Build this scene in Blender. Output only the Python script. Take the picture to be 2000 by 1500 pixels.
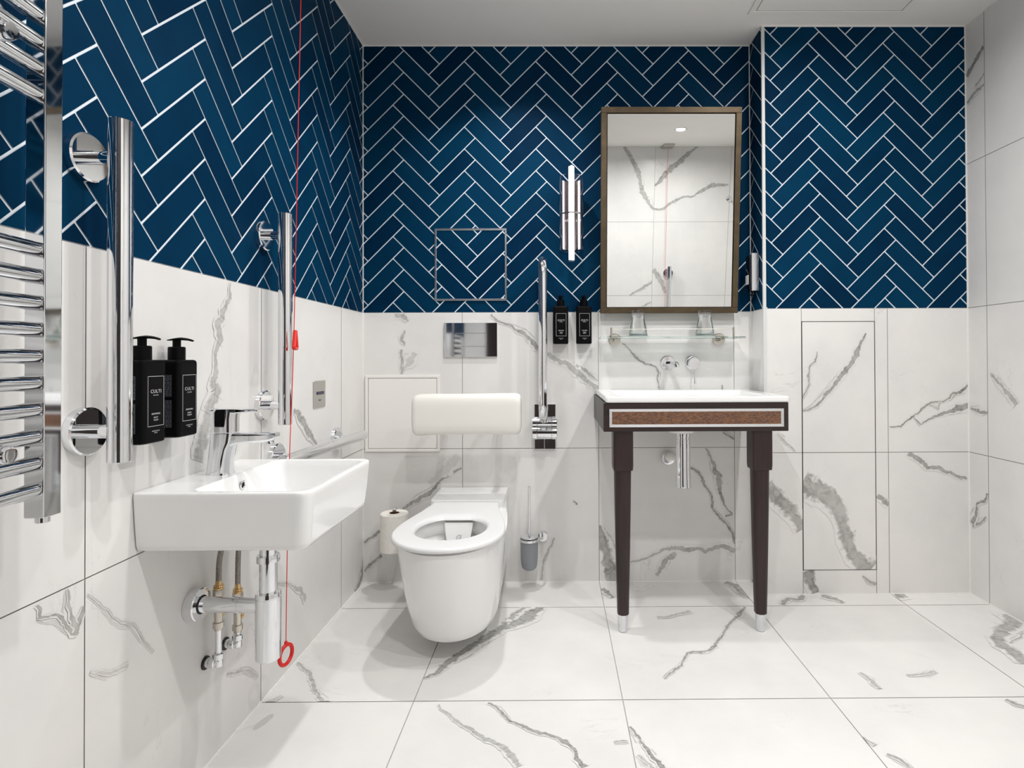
import bpy, bmesh, math, random
from mathutils import Vector, Matrix

for o in list(bpy.data.objects): bpy.data.objects.remove(o)
SC = bpy.context.scene
COL = SC.collection
PI = math.pi

# ------------------------------------------------------------------ camera
def make_camera():
    f, px, py = 1087.74, 1091.02, 692.14          # pixels of the 2000 x 1500 frame
    yaw, pitch, roll = 0.0063, 0.0086, -0.0035
    loc = Vector((0.0, -2.4587, 0.9806))
    Ry = Matrix(((math.cos(yaw), -math.sin(yaw), 0), (math.sin(yaw), math.cos(yaw), 0), (0, 0, 1)))
    Rp = Matrix(((1, 0, 0), (0, math.cos(pitch), math.sin(pitch)), (0, -math.sin(pitch), math.cos(pitch))))
    Rr = Matrix(((math.cos(roll), 0, math.sin(roll)), (0, 1, 0), (-math.sin(roll), 0, math.cos(roll))))
    W = Rr @ Rp @ Ry
    right, fwd, up = W[0], W[1], W[2]
    cam = bpy.data.cameras.new('camera')
    o = bpy.data.objects.new('camera', cam); COL.objects.link(o)
    M = Matrix((right, up, -fwd)).transposed().to_4x4(); M.translation = loc
    o.matrix_world = M
    cam.sensor_width = 36; cam.lens = f / 2000 * 36
    cam.shift_x = (1000 - px) / 2000; cam.shift_y = (py - 750) / 2000
    cam.clip_start = 0.01
    SC.camera = o
make_camera()

# ------------------------------------------------------------------ view, world, lights
SC.view_settings.view_transform = 'Standard'
SC.view_settings.look = 'None'
SC.view_settings.gamma = 1
SC.view_settings.exposure = 0.54
SC.view_settings.use_curve_mapping = False
wd = bpy.data.worlds.new('world'); SC.world = wd; wd.use_nodes = True
wd.node_tree.nodes['Background'].inputs[0].default_value = (1, 1, 1, 1)
wd.node_tree.nodes['Background'].inputs[1].default_value = 0.3

H = 2.372                       # ceiling height
XL, XR, XS, YR = -0.8466, 1.723, 0.8682, -0.1457
YB = -2.62                      # rear wall
# downlights: x, y, watts; toilet and rear-right ones known, the rest added as fill
DOWNLIGHTS = [(-0.16, -0.43, 3.9), (0.05, -1.25, 5.5), (0.05, -1.98, 6.5),
              (0.938, -1.976, 7.0), (0.938, -1.2, 6.0), (0.938, -0.62, 1.8)]

def lamp(name, x, y, z, power, size=0.06, spread=175, col=(1.0, 0.99, 0.985)):
    l = bpy.data.lights.new(name, 'AREA'); l.shape = 'DISK'; l.size = size; l.energy = power
    l.color = col; l.spread = math.radians(spread)
    o = bpy.data.objects.new(name, l); COL.objects.link(o); o.location = (x, y, z)
    return o

# ------------------------------------------------------------------ materials
def nm(name):
    m = bpy.data.materials.new(name); m.use_nodes = True
    return m, m.node_tree.nodes, m.node_tree.links, m.node_tree.nodes['Principled BSDF']
def srgb(r, g, b):
    f = lambda c: (c / 255 / 12.92) if c / 255 <= .04045 else ((c / 255 + .055) / 1.055) ** 2.4
    return (f(r), f(g), f(b), 1)
def plain(name, col, rough=.5, metal=0., **kw):
    m, n, l, b = nm(name)
    b.inputs['Base Color'].default_value = col; b.inputs['Roughness'].default_value = rough
    b.inputs['Metallic'].default_value = metal
    for k, v in kw.items(): b.inputs[k.replace('_', ' ')].default_value = v
    return m
def noise_plain(name, c1, c2, scale, rough=.5, metal=0., bump=0., stretch=None, detail=6, pos=(.35, .65), rough2=None):
    m, n, l, b = nm(name)
    tc = n.new('ShaderNodeTexCoord'); nz = n.new('ShaderNodeTexNoise'); nz.inputs['Scale'].default_value = scale
    nz.inputs['Detail'].default_value = detail
    mp = n.new('ShaderNodeMapping')
    if stretch: mp.inputs['Scale'].default_value = stretch
    l.new(tc.outputs['Object'], mp.inputs[0]); l.new(mp.outputs[0], nz.inputs['Vector'])
    cr = n.new('ShaderNodeValToRGB'); cr.color_ramp.elements[0].position = pos[0]; cr.color_ramp.elements[1].position = pos[1]
    cr.color_ramp.elements[0].color = c1; cr.color_ramp.elements[1].color = c2
    l.new(nz.outputs[0], cr.inputs[0]); l.new(cr.outputs[0], b.inputs['Base Color'])
    b.inputs['Roughness'].default_value = rough; b.inputs['Metallic'].default_value = metal
    if bump:
        bp = n.new('ShaderNodeBump'); bp.inputs['Strength'].default_value = bump; bp.inputs['Distance'].default_value = .001
        l.new(nz.outputs[0], bp.inputs['Height']); l.new(bp.outputs[0], b.inputs['Normal'])
    return m

def math_node(n, l, op, a, b=None, clamp=False):
    x = n.new('ShaderNodeMath'); x.operation = op; x.use_clamp = clamp
    for i, v in enumerate((a, b)):
        if v is None: continue
        if isinstance(v, (int, float)): x.inputs[i].default_value = v
        else: l.new(v, x.inputs[i])
    return x.outputs[0]

def marble_mat():
    m, n, l, b = nm('white_marble_tile')
    tc = n.new('ShaderNodeNewGeometry')
    pos = tc.outputs['Position']
    n1 = n.new('ShaderNodeTexNoise'); n1.inputs['Scale'].default_value = 2.3; n1.inputs['Detail'].default_value = 5; n1.inputs['Roughness'].default_value = .6
    l.new(pos, n1.inputs['Vector'])
    base = n.new('ShaderNodeValToRGB')
    base.color_ramp.elements[0].position = .32; base.color_ramp.elements[0].color = srgb(220, 219, 217)
    base.color_ramp.elements[1].position = .62; base.color_ramp.elements[1].color = srgb(231, 229, 226)
    l.new(n1.outputs[0], base.inputs[0])
    # faint hairline veining
    mp = n.new('ShaderNodeMapping'); mp.inputs['Rotation'].default_value = (.5, .7, .6); mp.inputs['Scale'].default_value = (1, 2.2, 1)
    l.new(pos, mp.inputs[0])
    n2 = n.new('ShaderNodeTexNoise'); n2.inputs['Scale'].default_value = 2.1; n2.inputs['Detail'].default_value = 9; n2.inputs['Roughness'].default_value = .62; n2.inputs['Distortion'].default_value = .5
    l.new(mp.outputs[0], n2.inputs['Vector'])
    r = math_node(n, l, 'ABSOLUTE', math_node(n, l, 'SUBTRACT', n2.outputs[0], .5))
    line = math_node(n, l, 'SUBTRACT', 1.0, math_node(n, l, 'DIVIDE', r, .006), clamp=True)
    n3 = n.new('ShaderNodeTexNoise'); n3.inputs['Scale'].default_value = 4.0; n3.inputs['Detail'].default_value = 3
    l.new(pos, n3.inputs['Vector'])
    gate = math_node(n, l, 'MULTIPLY', math_node(n, l, 'SUBTRACT', n3.outputs[0], .56, ), 5.0, clamp=True)
    faint = math_node(n, l, 'MULTIPLY', math_node(n, l, 'MULTIPLY', line, gate), .4)
    mix1 = n.new('ShaderNodeMix'); mix1.data_type = 'RGBA'; l.new(faint, mix1.inputs[0]); l.new(base.outputs[0], mix1.inputs[6])
    mix1.inputs[7].default_value = srgb(150, 150, 146)
    # strong veins, carried by the vein attribute of the printed ribbons
    at = n.new('ShaderNodeAttribute'); at.attribute_name = 'vein'
    st = n.new('ShaderNodeAttribute'); st.attribute_name = 'vstr'
    n4 = n.new('ShaderNodeTexNoise'); n4.inputs['Scale'].default_value = 38; n4.inputs['Detail'].default_value = 6; n4.inputs['Roughness'].default_value = .65
    l.new(pos, n4.inputs['Vector'])
    jag = math_node(n, l, 'MULTIPLY', math_node(n, l, 'SUBTRACT', n4.outputs[0], .5), 1.5)
    t = math_node(n, l, 'ADD', at.outputs['Fac'], jag)
    mask = math_node(n, l, 'MULTIPLY', math_node(n, l, 'SUBTRACT', t, .30), 3.2, clamp=True)
    edge = math_node(n, l, 'MULTIPLY', at.outputs['Fac'], 9.0, clamp=True)
    mask = math_node(n, l, 'MULTIPLY', mask, edge)
    n5 = n.new('ShaderNodeTexNoise'); n5.inputs['Scale'].default_value = 30; n5.inputs['Detail'].default_value = 7; n5.inputs['Distortion'].default_value = 1.2
    l.new(mp.outputs[0], n5.inputs['Vector'])
    vc = n.new('ShaderNodeValToRGB')
    vc.color_ramp.elements[0].position = .30; vc.color_ramp.elements[0].color = srgb(98, 98, 96)
    vc.color_ramp.elements[1].position = .6; vc.color_ramp.elements[1].color = srgb(158, 157, 152)
    body = math_node(n, l, 'MULTIPLY', math_node(n, l, 'SUBTRACT', t, .75), .3)
    l.new(math_node(n, l, 'ADD', n5.outputs[0], body, clamp=True), vc.inputs[0])
    mix2 = n.new('ShaderNodeMix'); mix2.data_type = 'RGBA'
    l.new(math_node(n, l, 'MULTIPLY', mask, st.outputs['Fac']), mix2.inputs[0]); l.new(mix1.outputs[2], mix2.inputs[6]); l.new(vc.outputs[0], mix2.inputs[7])
    l.new(mix2.outputs[2], b.inputs['Base Color'])
    b.inputs['Roughness'].default_value = .27
    b.inputs['Specular IOR Level'].default_value = .26
    return m

def blue_mat():
    m, n, l, b = nm('blue_glazed_tile')
    at = n.new('ShaderNodeAttribute'); at.attribute_name = 'tv'
    g = n.new('ShaderNodeNewGeometry')
    n1 = n.new('ShaderNodeTexNoise'); n1.inputs['Scale'].default_value = 9; n1.inputs['Detail'].default_value = 4
    l.new(g.outputs['Position'], n1.inputs['Vector'])
    f = math_node(n, l, 'ADD', math_node(n, l, 'MULTIPLY', at.outputs['Fac'], .55), math_node(n, l, 'MULTIPLY', n1.outputs[0], .5))
    cr = n.new('ShaderNodeValToRGB')
    cr.color_ramp.elements[0].position = .15; cr.color_ramp.elements[0].color = srgb(4, 35, 62)
    cr.color_ramp.elements[1].position = .85; cr.color_ramp.elements[1].color = srgb(6, 54, 83)
    l.new(f, cr.inputs[0]); l.new(cr.outputs[0], b.inputs['Base Color'])
    b.inputs['Roughness'].default_value = .45
    b.inputs['Specular IOR Level'].default_value = .02
    bp = n.new('ShaderNodeBump'); bp.inputs['Strength'].default_value = .12; bp.inputs['Distance'].default_value = .004
    n2 = n.new('ShaderNodeTexNoise'); n2.inputs['Scale'].default_value = 14; l.new(g.outputs['Position'], n2.inputs['Vector'])
    l.new(n2.outputs[0], bp.inputs['Height']); l.new(bp.outputs[0], b.inputs['Normal'])
    return m

M = {}
M['marble'] = marble_mat()
M['blue'] = blue_mat()
M['joint'] = plain('grey_joint', srgb(150, 148, 142), .8)
M['fjoint'] = plain('floor_joint', srgb(176, 174, 168), .8)
M['grout'] = plain('white_grout', srgb(232, 240, 248), .8)
M['seal'] = plain('white_sealant', srgb(238, 238, 235), .5)
M['paint'] = noise_plain('ceiling_paint', srgb(238, 236, 232), srgb(241, 239, 235), 3, .9)
M['white'] = plain('white_paint', srgb(238, 236, 231), .45)
M['chrome'] = plain('chrome', (.80, .81, .83, 1), .045, 1.)
M['nickel'] = plain('brushed_nickel', (.62, .58, .52, 1), .28, 1.)
M['steel'] = plain('brushed_steel', (.56, .55, .52, 1), .38, 1.)
M['alu'] = plain('satin_aluminium', (.75, .76, .78, 1), .25, 1.)
M['brass'] = plain('brass', (.72, .50, .24, 1), .22, 1.)
M['ceramic'] = plain('white_ceramic', srgb(240, 240, 239), .12, Coat_Weight=.4, Coat_Roughness=.05)
M['seat'] = plain('white_plastic', srgb(228, 228, 228), .25)
M['vinyl'] = plain('cream_vinyl', srgb(233, 230, 223), .5)
M['black'] = plain('black_plastic', srgb(9, 9, 11), .42, Specular_IOR_Level=.08)
M['blackgloss'] = plain('black_gloss', srgb(14, 14, 18), .12)
M['ink'] = plain('white_print', srgb(215, 215, 215), .6)
M['greyink'] = plain('grey_print', srgb(110, 115, 125), .6)
M['dark'] = plain('dark_gap', srgb(20, 20, 22), .8)
M['rubber'] = plain('black_rubber', srgb(15, 15, 17), .5)
M['red'] = plain('red_plastic', srgb(222, 28, 14), .35)
M['hose'] = noise_plain('braided_hose', srgb(110, 104, 98), srgb(160, 154, 146), 400, .4, .6)
M['paper'] = noise_plain('toilet_paper', srgb(232, 228, 220), srgb(238, 235, 228), 60, .9, bump=.3)
M['card'] = plain('cardboard', srgb(96, 62, 38), .9)
M['wood'] = noise_plain('dark_oak', srgb(27, 14, 14), srgb(47, 26, 25), 12, .38, bump=.25, stretch=(9, 9, .55), detail=8, pos=(.3, .7))
M['woodh'] = noise_plain('dark_oak_rail', srgb(28, 17, 16), srgb(46, 30, 27), 12, .38, bump=.2, stretch=(.5, 9, 9), detail=8, pos=(.3, .7))
M['rust'] = noise_plain('rust_veneer', srgb(78, 56, 48), srgb(128, 88, 60), 190, .55, bump=.3, stretch=(.5, 1, 1.3), detail=8, pos=(.36, .62))
M['bronze'] = noise_plain('dark_bronze', srgb(78, 66, 48), srgb(90, 76, 56), 30, .38, .55)
M['mirror'] = plain('mirror_glass', (.84, .85, .84, 1), .0, 1.)
M['led'] = plain('led_tube', (1, .9, .85, 1), .4, Emission_Color=(1, .90, .84, 1), Emission_Strength=3.2)
M['lens'] = plain('lamp_lens', (1, 1, 1, 1), .4, Emission_Color=(1, .97, .93, 1), Emission_Strength=10.)
M['glass'] = plain('clear_glass', (1, 1, 1, 1), .0, Transmission_Weight=1., IOR=1.5)
M['shelfglass'] = plain('green_glass', (.84, .965, .94, 1), .0, Transmission_Weight=1., IOR=1.5)
M['smoke'] = plain('lamp_glass', (.93, .92, .93, 1), .02, Transmission_Weight=1., IOR=1.45)
M['frost'] = plain('frosted_glass', (.52, .55, .58, 1), .45, Transmission_Weight=.55, IOR=1.3)
M['doorwood'] = noise_plain('walnut_door', srgb(24, 17, 15), srgb(42, 29, 25), 8, .4, stretch=(9, 9, .6), detail=6)

# ------------------------------------------------------------------ mesh helpers
def V(*a): return Vector(a)
def mesh_from_bm(name, bm, mats, smooth=True, angle=35):
    me = bpy.data.meshes.new(name); bmesh.ops.recalc_face_normals(bm, faces=bm.faces) if smooth is not None else None
    bm.to_mesh(me); bm.free()
    for m in (mats if isinstance(mats, (list, tuple)) else [mats]): me.materials.append(m)
    if smooth:
        for p in me.polygons: p.use_smooth = True
        me.set_sharp_from_angle(angle=math.radians(angle))
    return me
def tag(o, label, cat, group=None):
    o['label'] = label; o['category'] = cat
    if group: o['group'] = group
    return o
def thing(name, label, cat, loc=(0, 0, 0), group=None, rotz=0):
    o = bpy.data.objects.new(name, None); COL.objects.link(o); o.empty_display_size = .05
    o.location = loc; o.rotation_euler = (0, 0, rotz)
    return tag(o, label, cat, group)
def origin_of(p):
    v = Vector((0, 0, 0)); q = p
    while q is not None: v += q.location; q = q.parent
    return v
def obj(name, bm, mats, parent=None, label=None, smooth=True, angle=28, loc=None):
    """link one mesh; coordinates in bm are world coordinates (parents with rotation pass loc=0 local ones)."""
    off = Vector(loc) if loc is not None else (origin_of(parent) if parent is not None else None)
    if off is None:
        xs = [v.co for v in bm.verts]
        off = Vector(((min(c.x for c in xs) + max(c.x for c in xs)) / 2, (min(c.y for c in xs) + max(c.y for c in xs)) / 2, min(c.z for c in xs)))
    bmesh.ops.translate(bm, verts=bm.verts, vec=-off)
    me = mesh_from_bm(name, bm, M[mats] if isinstance(mats, str) else mats, smooth, angle)
    o = bpy.data.objects.new(name, me); COL.objects.link(o)
    if parent is not None: o.parent = parent
    else: o.location = off
    if smooth:
        wn = o.modifiers.new('weighted_normals', 'WEIGHTED_NORMAL'); wn.keep_sharp = True; wn.weight = 80
    if label: o['label'] = label
    return o
def struct(o): o['kind'] = 'structure'; return o
def BM(): return bmesh.new()

def box(bm, x0, x1, y0, y1, z0, z1, bevel=0, seg=2):
    vs = [bm.verts.new((x, y, z)) for x in (x0, x1) for y in (y0, y1) for z in (z0, z1)]
    F = [(0, 1, 3, 2), (4, 6, 7, 5), (0, 4, 5, 1), (2, 3, 7, 6), (0, 2, 6, 4), (1, 5, 7, 3)]
    fs = [bm.faces.new([vs[i] for i in f]) for f in F]
    if bevel:
        es = list({e for f in fs for e in f.edges})
        bmesh.ops.bevel(bm, geom=es, offset=bevel, segments=seg, affect='EDGES', profile=.5)
    return bm
def frame_axes(d):
    d = d.normalized(); a = Vector((0, 0, 1)) if abs(d.z) < .9 else Vector((1, 0, 0))
    u = d.cross(a).normalized(); return u, d.cross(u).normalized()
def ring(bm, c, u, v, r, n): return [bm.verts.new(c + u * (r * math.cos(2 * PI * i / n)) + v * (r * math.sin(2 * PI * i / n))) for i in range(n)]
def bridge(bm, A, B):
    n = len(A)
    for i in range(n): bm.faces.new((A[i], A[(i + 1) % n], B[(i + 1) % n], B[i]))
def lathe(bm, p0, p1, prof, n=32, cap=True):
    """prof: list of (t along p0->p1 in metres, radius)."""
    p0, p1 = Vector(p0), Vector(p1); d = (p1 - p0).normalized(); u, v = frame_axes(d)
    R = [ring(bm, p0 + d * t, u, v, max(r, 1e-5), n) for t, r in prof]
    for a, b in zip(R, R[1:]): bridge(bm, a, b)
    if cap: bm.faces.new(R[0]); bm.faces.new(R[-1])
    return bm
def cyl(bm, p0, p1, r, n=28, ch=0.0):
    L = (Vector(p1) - Vector(p0)).length
    prof = [(0, r), (L, r)] if ch <= 0 else [(0, r - ch), (ch, r), (L - ch, r), (L, r - ch)]
    return lathe(bm, p0, p1, prof, n)
def tube(bm, pts, r, n=16, closed=False, cap=True):
    pts = [Vector(p) for p in pts]; R = []; prev = None
    N = len(pts)
    for i, p in enumerate(pts):
        if closed: d = pts[(i + 1) % N] - pts[i - 1]
        else: d = pts[min(i + 1, N - 1)] - pts[max(i - 1, 0)]
        d.normalize()
        if prev is None: u, v = frame_axes(d)
        else:
            u = (prev - d * prev.dot(d)).normalized(); v = d.cross(u)
        prev = u
        rr = r[i] if isinstance(r, (list, tuple)) else r
        R.append(ring(bm, p, u, v, rr, n))
    for a, b in zip(R, R[1:]): bridge(bm, a, b)
    if closed: bridge(bm, R[-1], R[0])
    elif cap: bm.faces.new(R[0]); bm.faces.new(R[-1])
    return bm
def smooth_path(pts, k=8):
    P = [Vector(p) for p in pts]; P = [P[0]] + P + [P[-1]]; out = []
    for i in range(1, len(P) - 2):
        for j in range(k):
            t = j / k; a, b, c, d = P[i - 1:i + 3]
            out.append(.5 * ((2 * b) + (c - a) * t + (2 * a - 5 * b + 4 * c - d) * t * t + (3 * b - a - 3 * c + d) * t ** 3))
    return out + [P[-2]]
def loft(bm, rings, cap0=True, cap1=True):
    R = [[bm.verts.new(p) for p in r] for r in rings]
    for a, b in zip(R, R[1:]): bridge(bm, a, b)
    if cap0: bm.faces.new(R[0])
    if cap1: bm.faces.new(R[-1])
    return R
def rrect(x0, x1, y0, y1, r, z, k=6, rs=None):
    """rounded rectangle ring in XY at height z; rs = four corner radii (x1y1, x0y1, x0y0, x1y0)."""
    rs = rs or (r,) * 4; out = []
    for (cx, sx, cy, sy, a0, rr) in ((x1, -1, y1, -1, 0, rs[0]), (x0, 1, y1, -1, 90, rs[1]), (x0, 1, y0, 1, 180, rs[2]), (x1, -1, y0, 1, 270, rs[3])):
        for i in range(k + 1):
            a = math.radians(a0 + 90 * i / k)
            out.append((cx + sx * rr + rr * math.cos(a), cy + sy * rr + rr * math.sin(a), z))
    return out
def text_bm(bm, txt, size, origin, ex, ey, align='CENTER', spacing=1.0, extrude=.0):
    """writing as flat letters; ex reads, ey is up, origin at the baseline."""
    cu = bpy.data.curves.new('t', 'FONT'); cu.body = txt; cu.size = size; cu.align_x = align; cu.space_character = spacing
    cu.resolution_u = 2; cu.extrude = extrude
    o = bpy.data.objects.new('t', cu); COL.objects.link(o)
    dg = bpy.context.evaluated_depsgraph_get(); me = bpy.data.meshes.new_from_object(o.evaluated_get(dg))
    ex, ey = Vector(ex), Vector(ey); o3 = Vector(origin)
    base = len(bm.verts); bm.from_mesh(me); bm.verts.ensure_lookup_table()
    for v in bm.verts[base:]: v.co = o3 + ex * v.co.x + ey * v.co.y
    bpy.data.objects.remove(o); bpy.data.curves.remove(cu); bpy.data.meshes.remove(me)
    return bm
def rect_line(bm, o, ex, ey, w, h, t):
    """thin rectangular outline centred at o."""
    o, ex, ey = Vector(o), Vector(ex), Vector(ey)
    for (a0, a1, b0, b1) in ((-w/2, w/2, h/2-t, h/2), (-w/2, w/2, -h/2, -h/2+t), (-w/2, -w/2+t, -h/2, h/2), (w/2-t, w/2, -h/2, h/2)):
        bm.faces.new([bm.verts.new(o + ex * a + ey * b) for a, b in ((a0, b0), (a1, b0), (a1, b1), (a0, b1))])
    return bm

# ------------------------------------------------------------------ tiled walls
def clip(poly, u0, u1, v0, v1):
    """Sutherland-Hodgman on vertices (u, v, extra...)."""
    for ax, lim, sg in ((0, u0, 1), (0, u1, -1), (1, v0, 1), (1, v1, -1)):
        out = []
        for i in range(len(poly)):
            a, b = poly[i - 1], poly[i]; da, db = (a[ax] - lim) * sg, (b[ax] - lim) * sg
            if (da >= 0) != (db >= 0):
                t = da / (da - db); out.append(tuple(x + (y - x) * t for x, y in zip(a, b)))
            if db >= 0: out.append(b)
        poly = out
        if len(poly) < 3: return []
    return poly

class Wall:
    """a tiled surface: slab of grout with marble rectangles, herringbone tiles and printed veins in one mesh."""
    def __init__(s, O, U, W, N):
        s.O, s.U, s.W, s.N = Vector(O), Vector(U), Vector(W), Vector(N)
        s.bm = BM(); d = s.bm.verts.layers.float
        s.lv = d.new('vein'); s.ls = d.new('vstr'); s.lt = d.new('tv')
    def P(s, u, v, h=0): return s.O + s.U * u + s.W * v + s.N * h
    def face(s, poly, h, mat, vein=None, tv=0.):
        vs = []
        for i, p in enumerate(poly):
            x = s.bm.verts.new(s.P(p[0], p[1], h)); x[s.lt] = tv
            if len(p) > 2: x[s.lv] = p[2]; x[s.ls] = p[3]
            vs.append(x)
        if len(vs) > 2:
            f = s.bm.faces.new(vs); f.material_index = mat
            f.normal_update()
            if f.normal.dot(s.N) < 0: f.normal_flip()
    def slab(s, u0, u1, v0, v1, t=.05, mat=1, h=-.0016):
        c = [s.bm.verts.new(s.P(u, v, hh)) for hh in (h, -t) for u, v in ((u0, v0), (u1, v0), (u1, v1), (u0, v1))]
        for q in ((0, 1, 2, 3), (4, 5, 6, 7), (0, 1, 5, 4), (1, 2, 6, 5), (2, 3, 7, 6), (3, 0, 4, 7)):
            f = s.bm.faces.new([c[i] for i in q]); f.material_index = mat
    def marble(s, us, vs, g=.0022, mat=0, skip=()):
        for i in range(len(us) - 1):
            for j in range(len(vs) - 1):
                if (i, j) in skip: continue
                a, b, c, d = us[i], us[i + 1], vs[j], vs[j + 1]
                s.face([(a + g / 2, c + g / 2), (b - g / 2, c + g / 2), (b - g / 2, d - g / 2), (a + g / 2, d - g / 2)], 0, mat)
    def rect(s, a, b, c, d, mat=0, h=0): s.face([(a, c), (b, c), (b, d), (a, d)], h, mat)
    def herring(s, u0, u1, v0, v1, un, vn, P=.3158, Q=.0971, g=.0047, mat=2, seed=1, h=0):
        rnd = random.Random(seed); L, w = P / math.sqrt(2), Q / math.sqrt(2); r2 = math.sqrt(2)
        # node (L, w) in the (a, b) frame sits at (un, vn)
        ou, ov = un - (L - w) / r2, vn - (L + w) / r2
        K = int(max(v1 - v0, u1 - u0) / Q * 2) + 30; J = int((u1 - u0) / P) + 8
        j0 = int((u0 - un) / P) - 4
        for j in range(j0, j0 + J + 4):
            for k in range(-K, K):
                for (a0, a1, b0, b1) in ((0, L, 0, w), (L, L + w, w - L, w)):
                    a0_, a1_ = a0 + k * w + j * L, a1 + k * w + j * L
                    b0_, b1_ = b0 + k * w - j * L, b1 + k * w - j * L
                    pts = [(a0_ + g / 2, b0_ + g / 2), (a1_ - g / 2, b0_ + g / 2), (a1_ - g / 2, b1_ - g / 2), (a0_ + g / 2, b1_ - g / 2)]
                    poly = [(ou + (a - b) / r2, ov + (a + b) / r2) for a, b in pts]
                    if max(p[0] for p in poly) < u0 or min(p[0] for p in poly) > u1 or max(p[1] for p in poly) < v0 or min(p[1] for p in poly) > v1: continue
                    poly = clip(poly, u0, u1, v0, v1)
                    if poly: s.face(poly, h, mat, tv=rnd.random())
    def vein(s, pts, strength, region, seed=0, mat=0, h=.0002, fat=2.0, _sub=False):
        rnd = random.Random(seed)
        # resample with a jagged wander
        Q = []
        for i in range(len(pts) - 1):
            (x0, y0, w0), (x1, y1, w1) = pts[i], pts[i + 1]
            L = math.hypot(x1 - x0, y1 - y0); k = max(1, int(L / max(.006, .3 * (w0 + w1) / 2)))
            for j in range(k): t = j / k; Q.append([x0 + (x1 - x0) * t, y0 + (y1 - y0) * t, w0 + (w1 - w0) * t])
        Q.append(list(pts[-1]))
        j1 = j2 = 0.; rows = []
        for i, q in enumerate(Q):
            kk = 2
            a, b = Q[max(0, i - kk)], Q[min(len(Q) - 1, i + kk)]
            dx, dy = b[0] - a[0], b[1] - a[1]; L = math.hypot(dx, dy) or 1; nx, ny = -dy / L, dx / L
            j1 = j1 * .8 + rnd.gauss(0, 1) * min(.0016, q[2] * .25); j2 = j2 * .85 + rnd.gauss(0, .09)
            wd = q[2] * fat / 2 * max(.35, 1 + j2)
            c = (q[0] + nx * j1, q[1] + ny * j1)
            fade = 1.0
            st = max(.1, min(1, strength * (1 + rnd.uniform(-.12, .12))))
            rows.append([(c[0] + nx * wd, c[1] + ny * wd, 0., st), (c[0], c[1], 1., st), (c[0] - nx * wd, c[1] - ny * wd, 0., st)])
        for i, (a, b) in enumerate(zip(rows, rows[1:])):
            hh = h + ((i * 7) % 37) * .000012
            for k in (0, 1):
                for tri in ((a[k], a[k + 1], b[k + 1]), (a[k], b[k + 1], b[k])):
                    poly = clip(list(tri), *region)
                    if poly: s.face(poly, hh, mat)
        if not _sub and len(pts) > 2:
            for r in range(2):
                o = rnd.choice((-1, 1)) * rnd.uniform(.7, 1.6); n = len(pts); i0 = rnd.randint(0, n - 3); i1 = rnd.randint(i0 + 2, n)
                P2 = []
                for i in range(i0, i1):
                    a, b = pts[max(0, i - 1)], pts[min(n - 1, i + 1)]; dx, dy = b[0] - a[0], b[1] - a[1]; L = math.hypot(dx, dy) or 1
                    t = math.sin(PI * (i - i0 + .25) / max(1, i1 - i0)); d = (pts[i][2] * .7 + .005) * o * t
                    P2.append((pts[i][0] - dy / L * d, pts[i][1] + dx / L * d, max(.0022, pts[i][2] * .16)))
                s.vein(P2, strength * rnd.uniform(.45, .8), region, seed + 991 + r, mat, h - .0008 + r * .0002, 1.9, True)
    def build(s, name, mats):
        me = mesh_from_bm(name, s.bm, [M[m] for m in mats], None)
        o = bpy.data.objects.new(name, me); COL.objects.link(o)
        return o
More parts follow.
